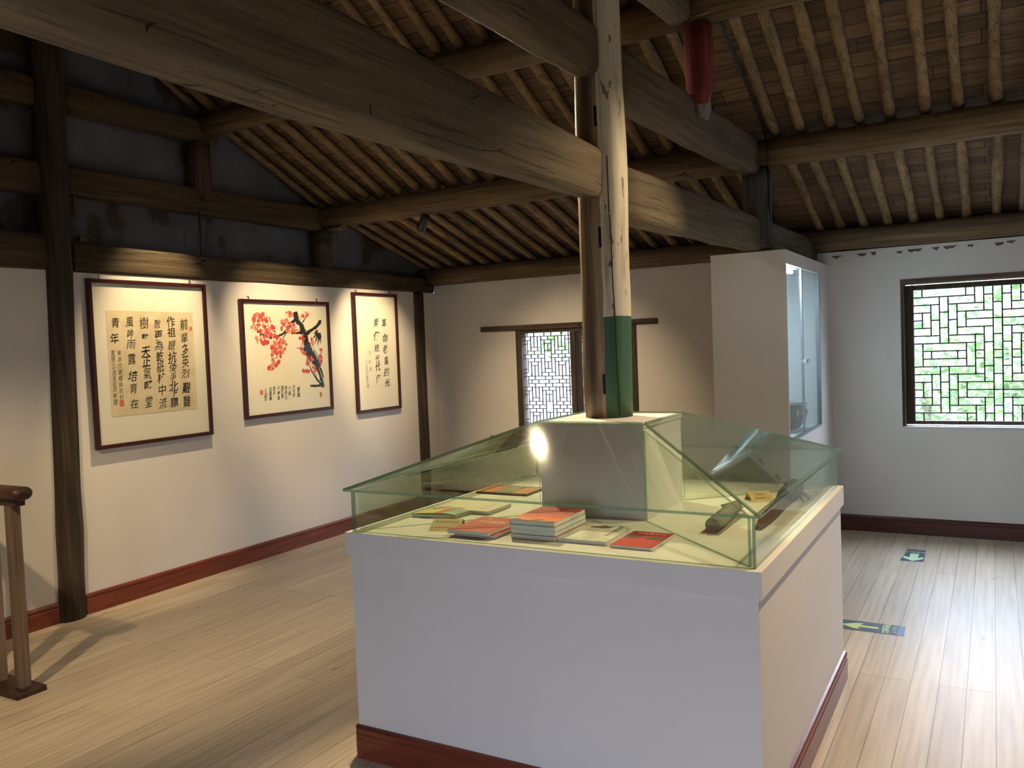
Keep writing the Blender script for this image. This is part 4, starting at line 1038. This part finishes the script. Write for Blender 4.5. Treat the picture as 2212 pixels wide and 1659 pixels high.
# yellow caption cards
tan = plain('tan_card', (0.62, 0.46, 0.22), 0.7)
def card(a, b, c, d, label, lines, name='caption_card'):
    a, b, c, d = [Vector(p) for p in (a, b, c, d)]
    nrm = (b - a).cross(d - a).normalized()
    base = (a + b) / 2
    t = thing(name, base, label, 'label card', 'tan caption cards')
    cd_ = link('card', MB().prism([a, b, c, d], nrm * -0.0008), tan, t)
    back = (d + c) / 2; hv = Vector((nrm.x, nrm.y, 0)).normalized()
    link('card_back', MB().prism([d - nrm * .001, c - nrm * .001, Vector((c.x, c.y, a.z)) - hv * 0.03, Vector((d.x, d.y, a.z)) - hv * 0.03], nrm * -0.0008), tan, t)
    mb = MB(); ux = (b - a).normalized(); uy = nrm.cross(ux)
    for s, v, sz in lines: text_line(mb, s, a.lerp(d, v).lerp(b.lerp(c, v), 0.5) + nrm * 0.0006, ux, uy, sz)
    link('printed_text', mb, plain('brown_card_print', (0.16, 0.10, 0.04), 0.6), cd_, fix=False)
card((3.142, -4.640, CZ + .0005), (3.262, -4.612, CZ + .0005), (3.245, -4.545, CZ + .036), (3.125, -4.573, CZ + .036), 'tan caption card standing left of the two book stack', [('寧海革命史料叢書', 0.74, 0.011), ('中共寧海縣委黨史辦公室', 0.30, 0.0095)])
card((4.155, -3.700, CZ + .0005), (4.235, -3.640, CZ + .0005), (4.200, -3.593, CZ + .036), (4.120, -3.653, CZ + .036), 'tan caption card standing in the right compartment beside the wrapped scabbard', [('游擊隊', 0.7, 0.013), ('使用過的刀', 0.35, 0.012)])

# left compartment
t = thing('booklet', (3.01, -4.38, CZ), 'booklet with yellow, red and green cover lying behind the tan card', 'booklet')
def slab(u0, u1, z0, z1, bend):
    mb = MB(); n = 8; A, Bq = Vector((2.915, -4.440)), Vector((3.110, -4.402)); C, D = Vector((3.122, -4.306)), Vector((2.922, -4.342))
    top, bot = [], []
    for i in range(n + 1):
        q = i / n
        for (p, r) in ((A, Bq), (D, C)):
            c = p.lerp(r, lerp(u0, u1, q)); zz = bend * math.sin(lerp(u0, u1, q) * 3.0) if bend else 0
            top.append(Vector((c.x, c.y, z1 + zz))); bot.append(Vector((c.x, c.y, z0 + (zz if bend else 0))))
    m = len(top)
    fs = []
    for i in range(n):
        a, b_, c, d = 2 * i, 2 * i + 1, 2 * i + 3, 2 * i + 2
        fs += [[a, d, c, b_], [m + a, m + b_, m + c, m + d], [a, m + a, m + d, d], [b_, c, m + c, m + b_]]
    fs += [[0, 1, m + 1, m], [2 * n, m + 2 * n, m + 2 * n + 1, 2 * n + 1]]
    mb.add(top + bot, fs); return mb
link('pages', slab(0, 1, CZ + 0.0005, CZ + 0.014, 0), MAT['page'], t)
for nm, u0, u1, c in (('yellow_cover_band', 0.0, 0.50, (0.66, 0.62, 0.16)), ('red_cover_band', 0.50, 0.68, (0.55, 0.07, 0.05)), ('green_cover_band', 0.68, 1.0, (0.22, 0.42, 0.30))):
    link(nm, slab(u0, u1, CZ + 0.0145, CZ + 0.0155, 0.006), plain(nm, c, 0.4), t)
def draw_wl(t, at, w, h):
    mb = MB()
    for k, ch in enumerate('永不忘記'): letter(mb, ch, at(0.80, 0.80 - k * 0.19), HX, HY, 0.026, bold=.01)
    link('title', mb, plain('pink_print', (0.55, 0.22, 0.15), 0.5), t, fix=False)
    mb = MB(); flat_poly(mb, at, [(0.05, 0.04), (0.45, 0.02), (0.55, 0.12), (0.42, 0.22), (0.30, 0.16), (0.18, 0.24), (0.05, 0.15)])
    link('cover_picture', mb, plain('mauve_print', (0.36, 0.27, 0.22), 0.5), t, fix=False)
book(2.930, -4.300, 3.208, -4.105, CZ + 0.0004, 0.0155, plain('ivory_cover', (0.74, 0.68, 0.55), 0.4), 'ivory book with faded red characters in the left compartment', None, draw_wl)
t = thing('picture_album', (3.01, -3.77, CZ), 'album with orange and grey photographs, farthest back in the left compartment', 'album')
link('cover_board', B(2.872, 3.150, -3.862, -3.668, CZ + 0.0005, CZ + 0.010, 0.001), plain('dark_album_board', (0.10, 0.06, 0.045), 0.5), t)
for nm, x0, x1, c in (('orange_photograph', 2.878, 2.965, (0.55, 0.20, 0.05)), ('grey_photograph', 2.970, 3.050, (0.26, 0.27, 0.22)), ('orange_photograph', 3.056, 3.145, (0.55, 0.24, 0.13))):
    link(nm, B(x0, x1, -3.852, -3.690, CZ + 0.0102, CZ + 0.0108), plain(nm, c, 0.35), t)

# right compartment: a grey roll on a strip of cloth, and a scabbard with wrapped hilt
t = thing('cloth_roll', (4.16, -4.15, CZ), 'grey cylindrical roll lying on a cloth strip in the right compartment', 'roll')
grey_cloth = old_wood('grey_cloth', 'y', (0.13, 0.125, 0.11), (0.20, 0.19, 0.17), (0.27, 0.26, 0.235), crack=False)
link('roll', MB().sweep([(4.163, -4.318, CZ + .030), (4.160, -4.20, CZ + .031), (4.153, -4.06, CZ + .030), (4.146, -3.93, CZ + .029)], [0.027, 0.028, 0.027, 0.022], 22, 2, 0.002), grey_cloth, t)
link('cloth_strip', MB().prism([(4.150, -4.350, CZ + .0006), (4.192, -4.338, CZ + .0006), (4.190, -3.95, CZ + .0006), (4.150, -3.95, CZ + .0006)], (0, 0, 0.002)), plain('brown_grey_cloth', (0.17, 0.15, 0.125), 0.9), t)
link('strap', MB().sweep([(4.06, -3.83, CZ + .006), (4.09, -3.80, CZ + .012), (4.12, -3.81, CZ + .012), (4.145, -3.86, CZ + .010), (4.15, -3.93, CZ + .02)], [(0.012, 0.004)] * 5, 10), plain('dark_strap', (0.09, 0.08, 0.07), 0.7), t)
t = thing('wrapped_scabbard', (4.28, -3.75, CZ), 'long brown scabbard with a dark cloth wrapped end beside the right glass wall', 'scabbard')
link('sheath', MB().sweep([(4.300, -4.215, CZ + .004), (4.299, -4.14, CZ + .014), (4.296, -4.0, CZ + .018), (4.290, -3.84, CZ + .02), (4.286, -3.72, CZ + .02)], [(0.012, 0.003), (0.020, 0.013), (0.026, 0.016), (0.028, 0.018), (0.028, 0.018)], 16, 2.6, 0.003), old_wood('scabbard_leather', 'y', (0.04, 0.018, 0.010), (0.105, 0.05, 0.024), (0.17, 0.085, 0.04), rough=0.5, crack=False), t)
dkc = plain('dark_grey_cloth', (0.055, 0.052, 0.058), 0.9)
link('cloth_wrapping', MB().sweep([(4.286, -3.74, CZ + .024), (4.285, -3.66, CZ + .032), (4.282, -3.55, CZ + .034), (4.280, -3.48, CZ + .036), (4.272, -3.41, CZ + .030), (4.266, -3.375, CZ + .016)], [(0.030, 0.022), (0.036, 0.030), (0.038, 0.032), (0.042, 0.034), (0.036, 0.028), (0.012, 0.012)], 16, 2, 0.016), dkc, t)
tie = MB()
for dx, dy in ((0.065, -0.01), (0.060, 0.03), (0.05, -0.05)):
    tie.sweep([(4.30, -3.56, CZ + .03), (4.30 + dx * .6, -3.56 + dy, CZ + .022), (4.30 + dx, -3.57 + dy * 1.4, CZ + .005)], [(0.010, 0.004), (0.008, 0.003), (0.003, 0.002)], 8)
link('cloth_tie', tie, dkc, t)

# ================================================================ TALL BUILT-IN CABINET
KX0, KX1, KY0, KY1, KZ = 3.408, 3.895, -1.662, -0.001, 2.156
cab = thing('display_cabinet', (3.65, -0.83, 0), 'tall white built-in cabinet with lit glass doors on its right side', 'cabinet')
bd = MB(); T = 0.018
bd.box(KX0, KX1, KY0, KY0 + T, 0, KZ)                               # side towards the room
bd.box(KX0, KX0 + T, KY0 + T, KY1, 0, KZ)                           # closed long side
bd.box(KX0 + T, KX1, KY0 + T, KY1, KZ - 0.09, KZ)                   # head
bd.box(KX0 + T, KX1, KY0 + T, KY1, 0.0, 0.905)                      # plinth part
bd.box(KX0 + T, KX1, -0.47, KY1, 0.905, KZ - 0.09)                  # blind part next to the back wall
link('carcass', bd, MAT['wall'], cab)
ln = MB()
ln.box(KX0 + T, KX0 + T + .004, KY0 + T, -0.47, 0.909, KZ - .094); ln.box(KX0 + T + .004, KX1 - .03, KY0 + T, KY0 + T + .004, 0.909, KZ - .094)
ln.box(KX0 + T + .004, KX1 - .03, -0.474, -0.47, 0.909, KZ - .094); ln.box(KX0 + T, KX1 - .03, KY0 + T, -0.47, 0.905, 0.909); ln.box(KX0 + T, KX1 - .03, KY0 + T, -0.47, KZ - .094, KZ - .09)
link('lining', ln, MAT['inner'], cab)
tr_ = MB()
tr_.box(KX1 - .025, KX1 + .003, KY0 + .012, -0.468, 0.905, 0.918); tr_.box(KX1 - .025, KX1 + .002, -0.497, -0.468, 0.918, KZ - .09)
link('door_track', tr_, MAT['alu'], cab)
for y0, y1, x in ((KY0 + .02, -1.105, KX1 - .010), (-1.125, -0.498, KX1 - .018)):
    d = link('glass_door', MB().prism([(x, y0, 0.919), (x, y1, 0.919), (x, y1, KZ - .0905), (x, y0, KZ - .0905)], (0.005, 0, 0)), MAT['door_glass'], cab)
link('door_edge', B(KX1 - .018, KX1 - .004, -1.128, -1.104, 0.919, KZ - .0905), MAT['alu'], cab)
lk = MB(); lk.box(KX1 - .004, KX1 + .018, -1.135, -1.085, 1.404, 1.430, 0, .003); lk.lathe([(0.0, 0), (0.013, 0), (0.013, 0.06), (0.0, 0.06)], (KX1 + .010, -1.085, 1.417), (0, 1, 0), 16)
link('lock', lk, MAT['steel'], cab)
tb = MB().sweep([(KX1 - .055, KY0 + .03, KZ - .112), (KX1 - .055, -1.55, KZ - .118), (KX1 - .055, -1.40, KZ - .122), (KX1 - .06, -1.25, KZ - .118), (KX1 - .07, -1.13, KZ - .112)], [0.011] * 5, 12)
link('light_strip', tb, plain('cool_led_strip', (0.9, 0.95, 1), 0.4, emit=(0.80, 0.92, 1.0), strength=38.0), cab)
cl = bpy.data.lights.new('cabinet_lamp', 'AREA'); cl.shape = 'RECTANGLE'; cl.size = 0.02; cl.size_y = 0.5; cl.energy = 5.5; cl.color = (0.78, 0.91, 1.0)
co_ = bpy.data.objects.new('cabinet_lamp', cl); COL.objects.link(co_); co_.location = Vector((KX1 - .08, -1.38, KZ - .13)) - Vector((3.65, -0.83, 0)); co_.rotation_euler = (0, math.radians(12), 0); co_.parent = cab

# folded grey coat with a strap on the cabinet floor
coat = thing('folded_coat', (3.63, -1.40, 0.909), 'folded grey cloth coat or bag lying at the bottom of the lit cabinet', 'coat')
gcl = old_wood('grey_green_cloth', 'y', (0.050, 0.053, 0.050), (0.085, 0.09, 0.085), (0.13, 0.135, 0.13), crack=False)
cm = MB().sweep([(3.62, -1.59, 0.995), (3.62, -1.57, 1.01), (3.62, -1.45, 1.015), (3.62, -1.30, 1.01), (3.62, -1.24, 1.0), (3.62, -1.215, 0.985)], [(0.10, 0.06), (0.155, 0.098), (0.165, 0.102), (0.16, 0.098), (0.14, 0.088), (0.08, 0.05)], 26, 3.6, 0.02)
link('folded_body', cm, gcl, coat)
link('flap', MB().prism([(3.50, -1.60, 1.118), (3.785, -1.60, 1.112), (3.800, -1.36, 1.106), (3.795, -1.20, 1.09), (3.60, -1.18, 1.10), (3.50, -1.25, 1.11)], (0, 0, 0.012)), plain('pale_grey_cloth', (0.16, 0.17, 0.165), 0.9), coat)
sb = MB()
sb.sweep([(3.800, -1.58, 1.06), (3.806, -1.53, 1.04), (3.808, -1.49, 1.01), (3.806, -1.46, 0.99)], [(0.004, 0.022), (0.005, 0.018), (0.005, 0.014), (0.003, 0.006)], 10)
sb.sweep([(3.800, -1.45, 1.045), (3.805, -1.38, 1.03), (3.802, -1.28, 1.02)], [(0.003, 0.006)] * 3, 8)
sb.sweep([(3.76, -1.20, 1.08), (3.77, -1.16, 1.04), (3.765, -1.13, 0.99), (3.765, -1.125, 0.965)], [(0.02, 0.012), (0.024, 0.014), (0.012, 0.008), (0.003, 0.003)], 10)
link('loose_strap', sb, plain('pale_strap', (0.26, 0.28, 0.27), 0.9), coat)

coat.location = coat.location + Vector((0.052, 0.40, 0))

# ================================================================ STAIR RAILING AT THE LEFT EDGE
rail = thing('stair_railing', (0.5, -4.95, 0), 'dark wooden stair railing with square balusters at the left edge', 'railing')
hp = [(-0.0 + 0.98 * i / 14, -4.955 - 0.0 * i, 0.985) for i in range(15)]
hr = MB().sweep([(0.005, -4.955, 0.985)] + hp[1:] + [(0.996, -4.955, 0.982), (1.006, -4.955, 0.978)], [(0.052, 0.034)] * 15 + [(0.046, 0.029), (0.026, 0.016)], 20, 2.6)
link('handrail', hr, MAT['rail'], rail)
link('under_rail', B(0.005, 0.965, -4.982, -4.928, 0.925, 0.952, .003), MAT['rail'], rail)
for x in (0.24, 0.48, 0.70, 0.90):
    link('baluster', B(x - .026, x + .026, -4.983, -4.931, 0.028, 0.925, .003), MAT['baluster'], rail)
link('base_rail', B(0.005, 0.975, -5.035, -4.885, 0.0, 0.028, .005), MAT['rail'], rail)

# ================================================================ SIGNS ON THE FLOOR
t = thing('floor_sign', (4.535, -0.70, 0.0), 'small dark floor sign with an arrow pointing to the viewer, near the back wall', 'sign', 'exit signs on the floor')
pl_ = link('sign_plate', MB().prism([(4.462, -0.885, .0004), (4.612, -0.870, .0004), (4.604, -0.530, .0004), (4.487, -0.522, .0004)], (0, 0, 0.0012)), MAT['sign'], t)
ar = MB(); zt = 0.0020
ar.add([(4.512, -0.655, zt), (4.570, -0.655, zt), (4.566, -0.775, zt), (4.600, -0.745, zt), (4.604, -0.795, zt), (4.540, -0.872, zt), (4.474, -0.792, zt), (4.474, -0.742, zt), (4.514, -0.775, zt)], [[0, 1, 2, 7 + 1], [2, 3, 4, 5], [2, 5, 8], [8, 5, 6, 7]])
link('arrow', ar, MAT['glow'], pl_, fix=False)
tx = MB(); text_line(tx, '安全出口', (4.547, -0.612, zt), (-1, 0, 0), (0, -1, 0), 0.031, 0.0305, bold=.03, wide=0.9); text_line(tx, 'EXIT', (4.547, -0.562, zt), (-1, 0, 0), (0, -1, 0), 0.022, 0.022)
link('printed_text', tx, MAT['glow'], pl_, fix=False)
t = thing('floor_sign', (4.46, -2.41, 0.0), 'long dark floor sign with an arrow pointing left, beside the display case', 'sign', 'exit signs on the floor')
pl_ = link('sign_plate', MB().prism([(4.285, -2.488, .0004), (4.585, -2.488, .0004), (4.585, -2.330, .0004), (4.285, -2.330, .0004)], (0, 0, 0.0012)), MAT['sign'], t)
link('end_strip', MB().prism([(4.585, -2.488, .0004), (4.622, -2.486, .0004), (4.618, -2.330, .0004), (4.585, -2.330, .0004)], (0, 0, 0.0012)), MAT['sign_end'], t)
ar = MB()
ar.add([(4.300, -2.412, zt), (4.375, -2.365, zt), (4.415, -2.362, zt), (4.393, -2.398, zt), (4.490, -2.398, zt), (4.490, -2.428, zt), (4.388, -2.428, zt), (4.400, -2.462, zt), (4.365, -2.455, zt)], [[0, 8, 6, 3, 1], [1, 3, 2], [8, 7, 6], [3, 6, 5, 4]])
link('arrow', ar, MAT['yellow_glow'], pl_, fix=False)
tx = MB()
for k, ch in enumerate('安全出口'): letter(tx, ch, (4.528, -2.354 - k * 0.036, zt), (0, -1, 0), (1, 0, 0), 0.040, bold=.03)
for k, ch in enumerate('EXIT'): letter(tx, ch, (4.568, -2.366 - k * 0.028, zt), (0, -1, 0), (1, 0, 0), 0.030, bold=.02)
link('printed_text', tx, MAT['glow'], pl_, fix=False)

# ================================================================ OUTSIDE THE WINDOWS
link('ground', B(-14, 20, -26, -8.6, -3.2, -3.0), plain('dark_earth', (0.08, 0.085, 0.07), 0.9), kind='structure', origin=(0, -9, -3.0))
link('ground', MB().prism([(-30, 0.35, -3.0), (-30, 9, -3.0), (-30, 30, 6.5), (-30, 30, -4.0), (-30, 0.35, -4.0)], (60, 0, 0)), plain('sky_screen_slope', (0.048, 0.047, 0.0485), 0.9), kind='structure', origin=(0, 0, -3.0))  # rising slope added to keep the bright sky from showing behind the lattice
def tree(x, y, z0, h, rad, nleaf, size, label, mat, seed):
    rr = random.Random(seed)
    t = thing('tree', (x, y, z0), label, 'tree', 'trees outside the windows')
    link('trunk', MB().sweep([(x, y, z0), (x + .1, y, z0 + h * .4), (x - .05, y + .05, z0 + h * .8)], [0.12, 0.09, 0.04], 10), MAT['window_wood_z'], t)
    mb = MB()
    for k in range(nleaf):
        a, b_ = rr.uniform(0, 6.283), math.acos(rr.uniform(-1, 1)); r = rad * rr.random() ** 0.4
        c = Vector((x + math.cos(a) * math.sin(b_) * r * 1.25, y + math.sin(a) * math.sin(b_) * r * .6, z0 + h * .8 + math.cos(b_) * r * .85))
        if c.y < 0.75: continue
        d = Vector((rr.uniform(-1, 1), rr.uniform(-.6, .6), rr.uniform(-.8, .3))).normalized(); n_ = d.orthogonal().normalized(); n_.rotate(Matrix.Rotation(rr.uniform(0, 6.28), 3, d))
        s = size * rr.uniform(.6, 1.3)
        mb.add([c, c + d * s * .45 + n_ * s * .28, c + d * s, c + d * s * .45 - n_ * s * .28], [[0, 1, 2, 3]])
    link('foliage', mb, mat, t, fix=False, kind='stuff')
lf = leaf_mat('green_leaves', (0.03, 0.066, 0.017), (0.115, 0.18, 0.062))
lf2 = leaf_mat('pale_green_leaves', (0.05, 0.105, 0.04), (0.14, 0.205, 0.09))
tree(6.2, 2.4, -3.0, 4.95, 1.55, 4200, 0.105, 'nearest bright green leafy tree outside the right hand window', lf, 5)
tree(4.3, 4.9, -3.0, 4.9, 1.8, 2800, 0.13, 'pale green tree farther behind the right hand window', lf2, 6)
tree(-2.3, 9.5, -3.0, 7.0, 1.9, 1100, 0.2, 'green tree seen high through the lattice behind the post', lf, 7)

# ================================================================ LAMPS
def spot(loc, target, watts, deg, label, seen=30.0, blend=0.5, col=(1.0, 0.75, 0.43), hang=None, rad=0.037, size=0.03):
    """black cylinder spotlight hung from a purlin, lens aimed at target"""
    loc, target = Vector(loc), Vector(target); d = (target - loc).normalized()
    t = thing('spotlight', loc, label, 'spotlight', 'black ceiling spotlights')
    hs_ = link('housing', MB().lathe([(0, -0.075), (rad * .8, -0.072), (rad, -0.06), (rad, 0.07), (rad - .004, 0.07), (rad - .004, 0.055), (0, 0.055)], loc, d, 24), MAT['black'], t)
    link('lens', MB().lathe([(0, 0.0), (rad - .0045, 0.0), (rad - .0045, 0.003), (0, 0.003)], loc + d * 0.058, d, 20), plain('warm_lamp_lens', (1, 1, 1), 0.4, emit=(1.0, 0.85, 0.6), strength=seen), hs_)
    if hang is not None:
        top = Vector((loc.x, loc.y + 0.0, hang))
        link('hanger', MB().sweep([loc - d * 0.03, Vector((loc.x, loc.y, (loc.z + hang) / 2 + 0.02)), top], [0.012] * 3, 10, upv=(0, 1, 0)), MAT['black'], t)
    l = bpy.data.lights.new('spot_lamp', 'SPOT'); l.energy = watts; l.spot_size = math.radians(deg); l.spot_blend = blend; l.shadow_soft_size = size; l.color = col
    o = bpy.data.objects.new('spot_lamp', l); COL.objects.link(o); o.parent = t; o.location = d * 0.085
    o.rotation_mode = 'QUATERNION'; o.rotation_quaternion = d.to_track_quat('-Z', 'Y')
    return t
spot((1.035, -1.60, 2.635), (0.0, -1.05, 1.62), 98, 52, 'black spotlight under the middle purlin, above the narrow calligraphy', hang=2.70, blend=0.8)
spot((0.85, -3.25, 3.33), (0.0, -3.42, 1.56), 172, 44, 'black spotlight under the rafters aimed at the large calligraphy', hang=3.60, blend=0.8)
spot((1.35, -2.84, 3.17), (0.0, -2.16, 1.54), 172, 44, 'black spotlight under the upper purlin aimed at the plum painting', hang=3.245, blend=0.8)
spot((2.23, -2.84, 3.06), (3.55, -4.45, 1.10), 250, 52, 'black spotlight under the upper purlin whose glare shows in the glass case', seen=420.0, hang=3.245, rad=0.055)
spot((1.62, -2.84, 3.10), (1.60, 0.0, 0.75), 190, 48, 'black spotlight under the upper purlin aimed at the rear wall', hang=3.245, blend=1.0)
spot((5.35, -2.84, 3.13), (3.85, -3.9, 1.70), 130, 54, 'black spotlight in the right bay lighting the case and post', hang=3.25, blend=0.8)
spot((5.35, -3.95, 3.66), (4.75, -4.0, 0.3), 220, 66, 'black spotlight under the ridge lighting the right side of the case', hang=3.84, blend=0.9)
spot((1.75, -6.30, 2.60), (0.70, -4.35, 0.0), 110, 66, 'black spotlight of the front slope lighting the stair railing', hang=2.70, blend=0.7)

bpy.data.objects.remove(_fo); bpy.data.curves.remove(_fc)
bpy.context.view_layer.update()
